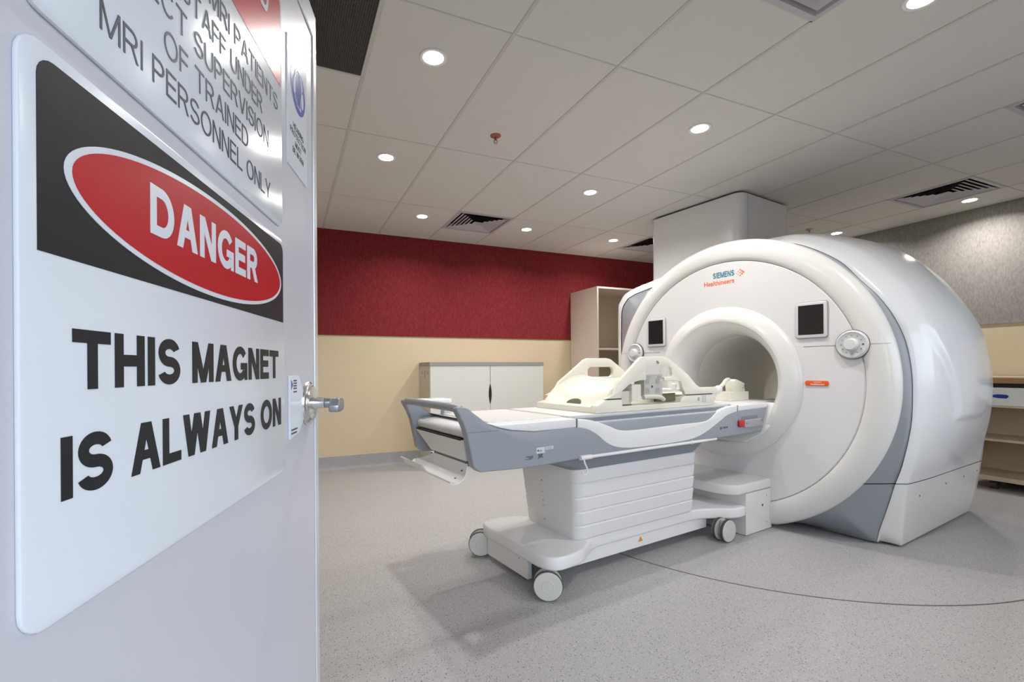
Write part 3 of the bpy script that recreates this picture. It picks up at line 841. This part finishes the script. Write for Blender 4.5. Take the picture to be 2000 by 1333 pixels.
# dock box on the floor
b = box(3.06, 3.37, -.345, .345, .004, .278, bev=.006)
dk = part('dock_pedestal', b, 'white', mri)
lid = [(2.90, .345), (2.90, -.22), (2.93, -.30), (2.985, -.348), (3.37, -.348), (3.37, .345)]
part('pedestal_lid', prism(catmull(lid[:1], 1) + lid[1:], 'z', .279, .345, bev=.012, seg=3), 'white', dk, mri)
for s, z in ((3.31, .235), (3.31, .05)): part('screw', cyl((s, -.3465, z), (s, -.34, z), .005, 10), 'midgrey', dk, mri)
part('lock_hole', cyl((3.26, -.3465, .175), (3.26, -.34, .175), .008, 12), 'black', dk, mri)

# boxed duct rising from the scanner to the ceiling
du = mri_thing('duct_casing', 'white glossy boxed duct casing rising behind the scanner up to the ceiling', 'duct', 4.45, .72, 1.95)
def shell_top(s, t):
    s = min(max(s, 3.7), 4.99); best = 0
    j = max(i for i in range(len(stations) - 1) if stations[i] <= s)
    for ring in (ringsU[j], ringsU[min(j + 1, len(ringsU) - 1)]):
        for p, q in zip(ring, ring[1:]):
            if (p[1] - t) * (q[1] - t) <= 0 and p[2] > 1.2: best = max(best, p[2], q[2])
    return best + .004
per = rrect(4.03, 4.86, .235, 1.215, .08, 8); den = []
for i in range(len(per)):
    p, q = per[i], per[(i + 1) % len(per)]
    n_ = max(1, int(math.hypot(q[0] - p[0], q[1] - p[1]) / .04))
    den += [(p[0] + (q[0] - p[0]) * k / n_, p[1] + (q[1] - p[1]) * k / n_) for k in range(n_)]
part('casing', loft([[(s, t, shell_top(s, t)) for s, t in den], [(s, t, 2.655) for s, t in den]], None, False, True), 'duct', du)
part('joint_strip', box(4.125, 4.14, .2325, .236, 2.14, 2.655), 'frame', du, smooth=False)
part('top_shadow_gap', prism(rrect(4.05, 4.84, .255, 1.195, .07, 6), 'z', 2.655, 2.674), 'dkgrey', du)  # dark slab stands in for the shadow gap under the ceiling

# ================================================================== TABLE
tb = mri_thing('patient_table', 'wheeled white and grey scanner patient table docked at the bore', 'patient table', 2.2, 0)
# wheeled base
right = [(1.41, -.24), (1.425, -.30), (1.47, -.338), (1.56, -.340), (1.66, -.315), (1.75, -.255), (1.84, -.222), (1.95, -.215), (2.3, -.215), (2.62, -.215), (2.74, -.225), (2.84, -.27), (2.92, -.325), (2.99, -.345), (3.05, -.345)]
rs = catmull(right, 5, closed=False)
left = [(s, -t) for s, t in rs][::-1]
out = rs + [(3.075, -.33), (3.075, .33)] + left
part('base_plate', prism(out, 'z', .132, .2, bev=.012, seg=3, ang=50), 'twhite', tb)
b = box(1.432, 1.46, -.135, .258, .026, .134, bev=.003)
fc = part('front_kick_cover', b, 'twhite', tb)
part('screw', cyl((1.4305, -.06, .112), (1.44, -.06, .112), .003, 8), 'dkgrey', fc, tb)
part('side_beam', box(1.60, 2.84, -.205, .205, .062, .134, bev=.004), 'twhite', tb)
part('under_frame', box(1.465, 1.60, -.20, .24, .05, .13), 'dkgrey', tb)
part('warning_sticker', prism([(2.185, .093), (2.225, .093), (2.205, .122)], 't', -.2065, -.204), 'yellow', tb, smooth=False)
def caster(s, t, face_world):
    # twin wheel; face_world = world direction the outer disc faces
    d = Vector(face_world).normalized()
    ls = d.dot(A); lt = d.dot(N); a = atan2(lt, ls)
    rot = Matrix.Translation((s, t, .0725)) @ Matrix.Rotation(a, 4, 'Z')
    R = .072
    def wheel(x0, sgn):
        pr = [(x0 - .0105, R * .90), (x0 - .008, R * .985), (x0 - .004, R), (x0 + .004, R), (x0 + .008, R * .985), (x0 + .0105, R * .90)]
        return lathe_s(pr, 0, 0, 40)
    ca = part('caster', xf(box(-.012, .012, -.02, .02, .0, .062), rot), 'disc', tb)
    for x0, sg in ((-.027, -1), (.027, 1)):
        part('tyre', xf(wheel(x0, sg), rot), 'tyre', ca, tb)
        xo = x0 + sg * .0112
        dsc = lathe_s([(x0 - sg * .0115, .001), (x0 - sg * .0115, R * .94), (x0 - sg * .009, R * .955), (xo, R * .95), (xo + sg * .003, R * .9), (xo + sg * .004, R * .45), (xo + sg * .004, R * .42), (xo + sg * .0055, R * .40), (xo + sg * .0055, R * .36), (xo + sg * .004, R * .34), (xo + sg * .004, .001)], 0, 0, 40)
        part('wheel_disc', xf(dsc, rot), 'disc', ca, tb)
        pr = [(x0 + sg * .0 - .012, R * .5)]
    return ca
caster(1.43, -.305, (-.50, -.87, 0))
caster(1.43, .335, (-.45, -.9, 0))
caster(2.86, -.315, (.12, -1, 0))
caster(2.86, .315, (.1, 1, 0))
# bellows
def rr_ring(s0, s1, w, z, r=.05): return [(p[0], p[1], z) for p in rrect(s0, s1, -w, w, r, 6)]
rings = []
NB = 5
zb, zt = .2, .585
for k in range(NB):
    u0 = k / NB; u1 = (k + 1) / NB
    def dims(u): return 1.69 - .035 * u, 2.685 - .01 * u, .232 + .03 * u
    a0 = dims(u0); a1 = dims(u1)
    z0 = zb + (zt - zb) * u0; z1 = zb + (zt - zb) * u1
    rings.append(rr_ring(a0[0], a0[1] - .006, a0[2] - .006, z0 + .0005))
    rings.append(rr_ring(a0[0], a0[1], a0[2], z0 + .008))
    rings.append(rr_ring(a1[0], a1[1] + .002, a1[2] + .002, z1 - .006))
    rings.append(rr_ring(a1[0], a1[1] - .002, a1[2] - .002, z1))
bel = part('bellows_cover', loft(rings), 'bellow', tb, ang=28)
b = new()
for z in (.25, .33, .36, .41, .475): cyl((1.686 - .09 * (z - .2), .04, z), (1.70, .04, z), .004, 8, b)
part('rivets', b, 'midgrey', bel, tb)
# grey upper skirt
rings = [rr_ring(1.665, 2.65, .25, .575, .05), rr_ring(1.62, 2.68, .270, .60, .06), rr_ring(1.36, 2.76, .295, .672, .06)]
part('upper_skirt', loft(rings), 'tdark', tb)
# main body
body = [(1.07, .675), (1.24, .655), (1.36, .655), (1.6, .662), (2.2, .667), (3.0, .672), (3.285, .677), (3.34, .838), (1.02, .838), (1.03, .76)]
bd_ = part('body', prism(body, 't', -.30, .30, bev=.01, seg=2), 'tgrey', tb)
# flank panels: nose horn, lower edge, top edge in one piece
flank = [(1.035, .664), (1.24, .655), (1.36, .655), (1.6, .662), (2.2, .667), (3.0, .672), (3.285, .677), (3.34, .838), (1.42, .838), (1.42, .822), (1.337, .822), (1.205, .836), (1.13, .854), (1.075, .878), (1.005, .928), (.985, .945), (.965, .955), (.935, .957), (.922, .945), (.955, .885), (.972, .842), (.99, .76), (1.005, .69)]
for sg in (-1, 1):
    lo, hi = (-.333, -.283) if sg < 0 else (.283, .333)
    part('flank_panel', prism(flank, 't', lo, hi, bev=.009, seg=3), 'tgrey', tb)
for sg in (-1, 1):
    part('flank_seam', box(.975, 1.13, sg * .3335 - .0008, sg * .3335 + .0008, .840, .843), 'tdark', tb, smooth=False)
# handle bar across the front
rings = []
pth = [(.955, -.31, .942), (.945, -.29, .947), (.938, -.22, .949), (.936, 0, .949), (.938, .22, .949), (.945, .29, .947), (.955, .31, .942)]
hb = tube(pth, .0155, 16)
for v in hb.verts: v.co.z = .947 + (v.co.z - .947) * 1.15
part('handle_bar', hb, 'tgrey', tb)
# pad and document tray under the handle
part('front_pad', prism([(1.0, .805), (1.0, .842), (1.03, .856), (1.14, .862), (1.14, .80)], 't', -.272, .285, bev=.012, seg=3), 'frame', tb)
part('pad_shadow_gap', box(.992, 1.03, -.235, .275, .795, .803), 'black', tb, smooth=False)
fp = part('front_plate', bevel(loft([[(.993, -.265, .797), (.993, .288, .797), (1.02, .288, .797), (1.02, -.265, .797)], [(1.004, -.262, .706), (1.004, .105, .706), (1.02, .105, .706), (1.02, -.262, .706)]]), .003, 2), 'twhite', tb)
part('plate_slot', box(1.012, 1.03, -.25, .09, .68, .712), 'tdark', tb, smooth=False)
# curled tray: J profile; its back is cut away diagonally towards the far end, its lip waves
rings = []
nt_ = 44
for q in range(nt_ + 1):
    t = -.272 + .562 * q / nt_
    prof = [(1.010, .694), (1.008, .68)]
    cx_, cz_, R_ = .945, .672, .062
    for d in range(13):
        a = radians(-96 * d / 12); prof.append((cx_ + R_ * cos(a), cz_ + R_ * sin(a)))
    up = sst(-.05, .02, t)
    prof.append((cx_ - .016, cz_ - R_ + .004 + .008 * up)); prof.append((cx_ - .026 - .012 * up, cz_ - R_ + .010 + .030 * up))
    L0 = [0]
    for p_, q_ in zip(prof[:-1], prof[1:]): L0.append(L0[-1] + math.hypot(q_[0] - p_[0], q_[1] - p_[1]))
    tot = L0[-1]
    st_ = .072 * max(0, (t - .07) / .22)     # diagonal cut of the back edge
    def at_(d):
        for k_ in range(len(L0) - 1):
            if d <= L0[k_ + 1] or k_ == len(L0) - 2:
                f_ = (d - L0[k_]) / max(1e-9, L0[k_ + 1] - L0[k_]); return (prof[k_][0] + (prof[k_ + 1][0] - prof[k_][0]) * f_, prof[k_][1] + (prof[k_ + 1][1] - prof[k_][1]) * f_)
    pr = [at_(st_ + (tot - st_) * k_ / 18) for k_ in range(19)]
    inner = []
    for i, (x, z) in enumerate(pr):
        p0_ = pr[max(i - 1, 0)]; p1_ = pr[min(i + 1, len(pr) - 1)]
        dx, dz = p1_[0] - p0_[0], p1_[1] - p0_[1]; L_ = sqrt(dx * dx + dz * dz) or 1
        inner.append((x + dz / L_ * .005, z - dx / L_ * .005))
    rings.append([(x, t, z) for x, z in pr] + [(x, t, z) for x, z in inner[::-1]])
tr = part('curled_tray', loft(rings), 'twhite', tb, ang=40)
for s, t, z in ((.999, -.235, .66), (.976, -.215, .624), (1.003, .10, .69)): part('screw', cyl((s - .004, t, z), (s + .004, t, z), .004, 8), 'dkgrey', tr, tb)
for s, t, z in ((.998, .215, .79), (1.006, -.20, .76)): part('screw', cyl((s - .004, t, z), (s + .004, t, z), .003, 8), 'midgrey', fp, tb)
# table top
part('table_top_front', prism([(1.075, .876), (1.13, .866), (1.5925, .866), (1.5925, .823), (1.337, .822), (1.205, .837), (1.13, .855)], 't', -.336, .336, bev=.012, seg=3), 'twhite', tb)
part('front_board', box(1.13, 1.56, -.255, .255, .862, .873, bev=.004), 'twhite', tb)
part('sliding_board', box(1.60, 3.48, -.275, .275, .852, .8725, bev=.005), 'twhite', tb)
for sg in (-1, 1):
    y0, y1 = sorted((sg * .287, sg * .318))
    part('board_rail', box(1.615, 3.0, min(sg * .286, sg * .316), max(sg * .286, sg * .316), .842, .862, bev=.002), 'tdark', tb)
    part('rail_line', box(1.72, 2.86, min(sg * .30, sg * .3235), max(sg * .30, sg * .3235), .8365, .8415), 'twhite', tb, smooth=False)
# white swoosh panel on each flank
low = [(1.599, .820), (1.666, .807), (1.735, .773), (1.804, .725), (1.875, .698), (1.988, .683), (2.188, .679), (2.406, .680), (2.546, .691), (2.669, .724), (2.797, .776), (2.875, .808), (2.983, .826)]
upp = [(2.983, .868), (2.847, .858), (2.758, .833), (2.694, .800), (2.618, .784), (2.407, .783), (2.189, .780), (1.989, .779), (1.895, .787), (1.823, .812), (1.752, .836), (1.675, .855), (1.599, .862)]
swp = catmull(low, 4, closed=False) + catmull(upp, 4, closed=False)
for sg in (-1, 1):
    lo, hi = (-.338, -.30) if sg < 0 else (.30, .338)
    part('swoosh_panel', prism(swp, 't', lo, hi, bev=.006, seg=3, ang=50), 'twhite', tb)
part('top_gap', box(2.983, 2.990, -.3372, .3372, .828, .8675), 'tdark', tb, smooth=False)
part('top_end_cap', prism([(2.99, .869), (3.36, .869), (3.345, .835), (2.99, .828)], 't', -.337, .337, bev=.008, seg=3), 'twhite', tb)
part('top_gap', box(1.592, 1.600, -.3378, .3378, .822, .8655), 'tdark', tb, smooth=False)
# side rail with hook
rl = part('accessory_rail', cyl((1.68, -.338, .668), (2.66, -.338, .668), .0085, 14), 'twhite', tb)
part('rail_end', cyl((1.615, -.338, .668), (1.69, -.338, .668), .0125, 14, bev=.003), 'twhite', rl, tb)
part('rail_end', cyl((2.50, -.338, .668), (2.512, -.338, .668), .0115, 14, bev=.002), 'twhite', rl, tb)
part('rail_end', cyl((2.64, -.338, .668), (2.75, -.338, .668), .0065, 14, bev=.002), 'twhite', rl, tb)
part('hook', tube([(1.635, -.342, .662), (1.640, -.344, .640), (1.648, -.345, .624), (1.655, -.345, .608), (1.652, -.345, .590), (1.638, -.345, .582), (1.624, -.345, .590), (1.622, -.345, .606)], .0042, 10), 'twhite', rl, tb)
# release lever
lv = part('release_lever_recess', prism(rrect(2.995, 3.27, .716, .792, .02), 't', -.3345, -.332), 'tgrey', tb)
part('recess_shadow', prism(rrect(3.035, 3.225, .768, .79, .010), 't', -.336, -.333), 'tdark', lv, tb)
part('lever_plate', prism(rrect(3.05, 3.27, .715, .768, .018), 't', -.347, -.333, bev=.006, seg=3), 'midgrey', lv, tb)
part('red_button', prism(rrect(2.99, 3.052, .724, .770, .014), 't', -.350, -.333, bev=.006, seg=3), 'redp', lv, tb)
b = new()
for s, z in ((3.075, .745), (3.255, .755)): cyl((s, -.3482, z), (s, -.346, z), .005, 10, b)
part('lever_screws', b, 'dkgrey', lv, tb)
# stickers on the flank
def sticker(name, s0, s1, z0, z1, m): return part(name, box(s0, s1, -.3345, -.3215, z0, z1), m, tb, smooth=False)
st = part('type_label', box(1.345, 1.394, -.3342, -.331, .716, .744), 'frame', tb, smooth=False)
b = new(); box(1.35, 1.359, -.3348, -.3341, .725, .734, b); box(1.362, 1.377, -.3348, -.3341, .728, .731, b); box(1.362, 1.374, -.3348, -.3341, .722, .724, b)
part('label_print', b, 'dkgrey', st, tb, smooth=False)
st = part('serial_label', box(1.398, 1.446, -.3342, -.331, .730, .744), 'frame', tb, smooth=False)
b = new()
for k in range(9): box(1.402 + k * .004, 1.404 + k * .004, -.3348, -.3341, .732, .741, b)
part('label_print', b, 'midgrey', st, tb, smooth=False)
b = box(1.283, 1.325, -.3342, -.3225, .704, .708); box(1.279, 1.318, -.3342, -.3225, .693, .696, b); box(1.30, 1.325, -.3342, -.3225, .698, .702, b)
part('black_print', b, 'dkgrey', tb, smooth=False)
b = prism([(1.352, .713), (1.385, .713), (1.378, .703), (1.387, .692), (1.368, .697), (1.352, .690), (1.359, .703)], 't', -.3342, -.3225)
part('black_mark', b, 'dkgrey', tb, smooth=False)
b = new()
for k, (c_, w_) in enumerate(((2.80, .02), (2.832, .012), (2.85, .012), (2.868, .014))): box(c_, c_ + w_, -.3342, -.331, .722 + .004 * (k > 0), .738, b)
part('size_print', b, 'dkgrey', tb, smooth=False)

# small hand controller resting on the far end of the handle
hc_ = mri_thing('hand_controller', 'small white control unit on a stub beside the front handle of the table', 'controller', 1.16, .255, .867)
part('case', prism([(1.03, .205), (1.16, .205), (1.185, .225), (1.185, .325), (1.16, .345), (1.03, .345), (1.015, .33), (1.015, .22)], 'z', .934, .954, bev=.006, seg=3), 'twhite', hc_)
part('holder', prism([(1.14, .23), (1.18, .23), (1.18, .28), (1.14, .28)], 'z', .867, .9335, bev=.004), 'frame', hc_)
part('button_bar', box(1.07, 1.09, .24, .30, .954, .9555), 'frame', hc_, smooth=False)

# ================================================================== BREAST COIL ON THE TABLE
co_ = mri_thing('breast_coil', 'cream breast coil with two handled side wings lying on the table', 'scanner coil', 2.35, 0, .8725)
TW = .26
part('base_tray', prism([(1.80, .8735), (2.83, .8735), (2.84, .905), (2.0, .903), (1.99, .944), (1.868, .944), (1.808, .912)], 't', -TW - .005, -TW + .05, bev=.004), 'cream', co_)
part('base_floor', box(1.80, 2.84, -TW + .04, TW, .8735, .905, bev=.004), 'cream', co_)
part('front_lip', prism([(1.80, .8735), (1.90, .8735), (1.90, .917), (1.868, .917), (1.808, .906)], 't', -TW + .03, TW + .01, bev=.005), 'cream', co_)
part('rear_block', prism([(2.50, .9), (2.84, .878), (2.88, .944), (2.55, .945), (2.515, .93)], 't', -TW - .006, TW, bev=.006), 'cream', co_)
# saddle surface between the wings
rings = []
for q in range(25):
    u = q / 24; t = -.245 + .49 * u
    dip = 1 - (2 * u - 1) ** 2
    zc_ = lambda base, d: base - d * dip
    pr = [(1.845, .908), (1.875, zc_(.945, .008)), (1.93, zc_(.995, .03)), (2.0, zc_(1.035, .035)), (2.08, zc_(1.068, .03)), (2.15, zc_(1.078, .024)), (2.20, zc_(1.07, .022)), (2.22, zc_(1.055, .022)), (2.20, zc_(1.05, .02)), (2.08, zc_(1.045, .03)), (1.93, zc_(.975, .03)), (1.875, .908)]
    rings.append([(s, t, z) for s, z in pr])
part('saddle', loft(rings), 'cream', co_, ang=60)
# wings
wo = [(1.865, .948), (1.93, .972), (1.965, 1.03), (2.03, 1.075), (2.10, 1.124), (2.168, 1.173), (2.20, 1.183), (2.37, 1.185), (2.41, 1.178), (2.496, 1.132), (2.60, 1.068), (2.67, 1.006), (2.71, .990), (2.88, .989), (2.885, .948), (2.55, .948), (2.53, .972), (2.46, .998), (2.44, 1.03), (2.19, 1.046), (2.077, 1.031), (2.003, .989), (1.985, .948)]
wn_ = wo[:14] + [(2.88, .989), (2.885, .948), (2.55, .948), (2.545, .97), (2.53, .985), (2.52, 1.03), (2.46, 1.036), (2.365, 1.036), (2.365, 1.060), (2.43, 1.062), (2.442, 1.075), (2.442, 1.10), (2.435, 1.116), (2.42, 1.124), (2.232, 1.124), (2.212, 1.112), (2.205, 1.09), (2.205, 1.046), (2.15, 1.044), (2.077, 1.031), (2.003, .989), (1.985, .948)]
wn_ = wo[:13] + wn_[14:]
hole = rrect(2.205, 2.442, 1.058, 1.124, .028, 5)
for sg in (-1, 1):
    b = prism(wo, 't', -.012, .012, holes=[hole], bev=.004, seg=2, ang=60) if sg > 0 else prism(wn_, 't', -.012, .012, bev=.004, seg=2, ang=60)
    for v in b.verts:
        z = v.co.z
        v.co.y += sg * (TW - .006) - sg * max(0, z - .95) * .10
    part('wing', b, 'cream', co_)
part('seam_gap', box(1.885, 1.99, -TW - .0065, -TW + .01, .9445, .9485), 'black', co_, smooth=False)
part('seam_gap', box(2.56, 2.82, -TW - .0075, -TW + .01, .9445, .9485), 'black', co_, smooth=False)
b = prism([(-.027 + .058 * cos(radians(a_)), .914 + .026 * sin(radians(a_))) for a_ in range(0, 181, 10)], 's', -.008, .012)
for v in b.verts: v.co.x += 1.847 + (v.co.z - .908) * .85
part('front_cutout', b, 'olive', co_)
# inner hardware seen below the near wing
cb = part('coil_block', box(2.20, 2.36, -.245, -.17, .95, 1.078, bev=.004), 'clear', co_)
for s in (2.21, 2.30):
    for z in (.968, 1.022): part('element_window', box(s, s + .032, -.2465, -.244, z, z + .03), 'midgrey', cb, co_, smooth=False)
for s in (2.225, 2.315): part('element_window', box(s, s + .03, -.2465, -.244, 1.056, 1.070), 'midgrey', cb, co_, smooth=False)
part('screw_hole', box(2.262, 2.272, -.2465, -.244, 1.0, 1.012), 'black', cb, co_, smooth=False)
part('connector_block', box(2.09, 2.165, -.25, -.15, .925, 1.022, bev=.004), 'cream', co_)
part('side_box', box(2.0, 2.10, -.235, -.14, .91, .985, bev=.01), 'cream2', co_)
part('lock_lever', tube([(2.18, -.255, .945), (2.26, -.262, .947), (2.32, -.265, .940), (2.345, -.266, .925)], .0135, 12), 'cream2', co_)
part('side_shelf', box(2.345, 2.60, -.235, .0, .968, .983, bev=.003), 'cream', co_)
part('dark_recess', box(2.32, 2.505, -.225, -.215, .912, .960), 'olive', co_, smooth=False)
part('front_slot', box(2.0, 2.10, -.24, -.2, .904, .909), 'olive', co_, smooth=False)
part('cross_bar', box(2.34, 2.46, -.245, -.215, 1.035, 1.050, bev=.003), 'cream', co_)
lb = part('round_mark', cyl((2.68, -TW - .0072, .917), (2.68, -TW, .917), .010, 20), 'dkgrey', co_)
part('mark_centre', cyl((2.68, -TW - .0078, .917), (2.68, -TW, .917), .0065, 16), 'cream', lb, co_)
b = new()
for k in range(6): box(2.715, 2.735, -TW - .0072, -TW, .895 + k * .008, .898 + k * .008, b)
for k in range(6): box(2.742, 2.756, -TW - .0072, -TW, .895 + k * .008, .898 + k * .008, b)
part('small_print', b, 'midgrey', co_, smooth=False)
b = box(2.306, 2.314, -TW + .004, -TW + .018, 1.150, 1.158); box(2.314, 2.320, -TW + .004, -TW + .018, 1.142, 1.150, b)
part('wing_emblem', b, 'midgrey', co_, smooth=False)
# cable to the plug
part('cable', tube([(2.86, -.20, .955), (2.96, -.19, .955), (3.04, -.17, .965)], .028, 12), 'twhite', co_)
part('cable_tail', tube([(3.03, -.17, .968), (3.12, -.15, .992), (3.21, -.12, 1.022), (3.27, -.105, 1.028)], .013, 12), 'cream', co_)
pl = part('plug', box(3.215, 3.445, -.15, -.03, .874, .937, bev=.008), 'cream', co_)
part('plug_head', prism([(3.30, .935), (3.29, 1.015), (3.325, 1.03), (3.43, .998), (3.44, .985), (3.425, .98), (3.44, .935)], 't', -.13, -.06, bev=.006), 'cream', pl, co_)
part('plug_screw', cyl((3.405, -.1315, .965), (3.405, -.12, .965), .006, 10), 'midgrey', pl, co_)
# white bottle standing in the coil
bt = mri_thing('small_bottle', 'tiny white bottle standing inside the cream coil under its near wing', 'bottle', 2.525, -.2, .983)
part('bottle_body', lathe_z([(.001, .9835), (.016, .9835), (.017, .987), (.017, 1.012), (.011, 1.02), (.008, 1.022), (.001, 1.022)], 2.525, -.2, 20), 'twhite', bt)
part('cap', lathe_z([(.001, 1.022), (.008, 1.022), (.006, 1.036), (.001, 1.037)], 2.525, -.2, 16), 'twhite', bt)

# ================================================================== FURNITURE
# low two-door cabinet
x0, x1, y0, y1, zt_ = 1.46, 2.89, 5.0, 5.455, 1.192
cb = thing('low_cabinet', 'low white two-door cabinet with grey top below the red wall', 'cabinet', ((x0 + x1) / 2, (y0 + y1) / 2, 0))
ox, oy = (x0 + x1) / 2, (y0 + y1) / 2
def fpart(name, bm, m, parent, smooth=False): return obj(name, xf(bm, Matrix.Translation((-ox, -oy, 0))), m, parent, smooth)
sd = fpart('side_panel', box(x0, x0 + .02, y0 + .02, y1, .0, zt_ - .04), 'lamside', cb)
b = new()
for yy, z_a, z_b in ((5.10, 1.06, 1.09), (5.33, 1.06, 1.09)): box(x0 - .001, x0 + .001, yy - .008, yy + .008, z_a, z_b, b)
box(x0 - .001, x0 + .001, 5.205, 5.218, 1.01, 1.10, b); box(x0 - .001, x0 + .001, 5.205, 5.218, .18, .28, b)
fpart('cam_holes', b, 'dkgrey', sd)
fpart('side_panel', box(x1 - .02, x1, y0 + .02, y1, .0, zt_ - .04), 'lamside', cb)
fpart('back_panel', box(x0 + .02, x1 - .02, y1 - .015, y1, .02, zt_ - .04), 'lamside', cb)
fpart('plinth', box(x0 + .02, x1 - .02, y0 + .05, y0 + .07, .0, .09), 'dkgrey', cb)
fpart('top_panel', box(x0 - .004, x1 + .004, y0 - .004, y1, zt_ - .04, zt_, bev=.003), 'slab', cb)
xm = 2.182
def door_poly(xa, xb, side):
    # finger pull cut into the meeting edge
    g = [(0, .70), (.004, .71), (.012, .75), (.018, .80), (.018, .84), (.012, .89), (.004, .93), (0, .94)]
    if side > 0: return [(xa, .09), (xb, .09)] + [(xb - d, z) for d, z in g] + [(xb, zt_ - .043), (xa, zt_ - .043)]
    return [(xa, .09), (xb, .09), (xb, zt_ - .043), (xa, zt_ - .043)] + [(xa + d, z) for d, z in g[::-1]]
fpart('door', prism(door_poly(x0 + .002, xm - .003, 1), 't', y0, y0 + .019), 'lam', cb)
fpart('door', prism(door_poly(xm + .003, x1 - .002, -1), 't', y0, y0 + .019), 'lam', cb)
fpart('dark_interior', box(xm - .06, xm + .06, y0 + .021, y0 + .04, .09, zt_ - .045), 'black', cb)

# tall open shelf
x0, x1, y0, y1, zt_ = 3.59, 4.55, 4.86, 5.455, 2.142
ts = thing('tall_open_shelf', 'tall open cream shelf unit between the low cabinet and the scanner', 'shelf unit', ((x0 + x1) / 2, (y0 + y1) / 2, 0))
ox, oy = (x0 + x1) / 2, (y0 + y1) / 2
fpart('side_panel', box(x0, x0 + .022, y0, y1, 0, zt_, bev=.001, seg=1), 'shelf', ts)
fpart('side_panel', box(x1 - .022, x1, y0, y1, 0, zt_, bev=.001, seg=1), 'shelf', ts)
fpart('top_panel', box(x0 + .0221, x1 - .0221, y0, y1, zt_ - .022, zt_), 'shelf', ts)
fpart('back_panel', box(x0 + .0221, x1 - .0221, y1 - .012, y1, .08, zt_ - .0221), 'shelfi', ts)
for z in (.08, .72, 1.345):
    fpart('shelf_board', box(x0 + .0221, x1 - .0221, y0 + .005, y1 - .0125, z, z + .022), 'shelf', ts)
fpart('plinth', box(x0 + .0221, x1 - .0221, y0 + .03, y0 + .05, 0, .0795), 'shelf', ts)

# birch trolley at the right, turned a little to the room
cr = radians(-4)
bt_ = thing('storage_trolley', 'wooden storage trolley with drawer and open shelves at the right edge behind the scanner', 'trolley', (6.03, 1.95, 0), 0)
ox, oy = 6.03, 1.95
XF, XBK = 5.80, 6.27; Y0, Y1 = 1.35, 2.32
fpart('worktop', box(XF - .01, XBK, Y0 - .01, Y1 + .01, .963, 1.012, bev=.002, seg=1), 'birch', bt_)
fpart('worktop_edging', box(XF - .013, XF - .0101, Y0 - .01, Y1 + .01, .957, 1.002), 'ply', bt_)
fpart('side_panel', box(XF, XBK, Y1 - .02, Y1, .08, .962), 'birch', bt_)
fpart('side_panel', box(XF, XBK, Y0, Y0 + .02, .08, .962), 'birch', bt_)
fpart('back_panel', box(XBK - .012, XBK, Y0 + .0201, Y1 - .0201, .1, .962), 'birch', bt_)
fpart('dark_gap', box(XF + .02, XF + .03, Y0 + .0201, Y1 - .0201, .915, .962), 'black', bt_)
dw = fpart('drawer', box(XF - .002, XF + .018, Y0 + .006, Y1 - .006, .76, .918, bev=.002, seg=1), 'lam', bt_)
pts_ = [(2.16, .842), (2.10, .850), (2.06, .848), (2.03, .852), (1.975, .851), (1.96, .845), (1.962, .836), (1.975, .828), (2.03, .829), (2.06, .834), (2.10, .826), (2.16, .823)]
pts_ = [(y_, .838 + (z_ - .838) * 1.5) for y_, z_ in pts_]
fpart('blue_mark', prism(pts_, 's', XF - .0035, XF - .002), 'blue', dw)
fpart('shelf_board', box(XF + .003, XBK - .0125, Y0 + .0201, Y1 - .0201, .742, .758), 'birch', bt_)
fpart('shelf_board', box(XF + .003, XBK - .0125, Y0 + .0201, Y1 - .0201, .438, .458), 'birch', bt_)
fpart('shelf_board', box(XF + .0, XBK - .0125, Y0 + .0201, Y1 - .0201, .085, .125), 'birch', bt_)
for yy in (1.45, 2.085):
    for xx in (XF + .09, XBK - .07):
        c_ = fpart('caster', cyl((xx - .0, yy - .025, .036), (xx, yy + .025, .036), .035, 20, bev=.005), 'tyre', bt_, True)
        fpart('red_wheel_cap', cyl((xx, yy + .0255, .036), (xx, yy + .033, .036), .03, 20, bev=.004), 'redp', c_, True)
        fpart('fork', box(xx - .012, xx + .012, yy - .012, yy + .012, .06, .0845), 'dkgrey', c_)
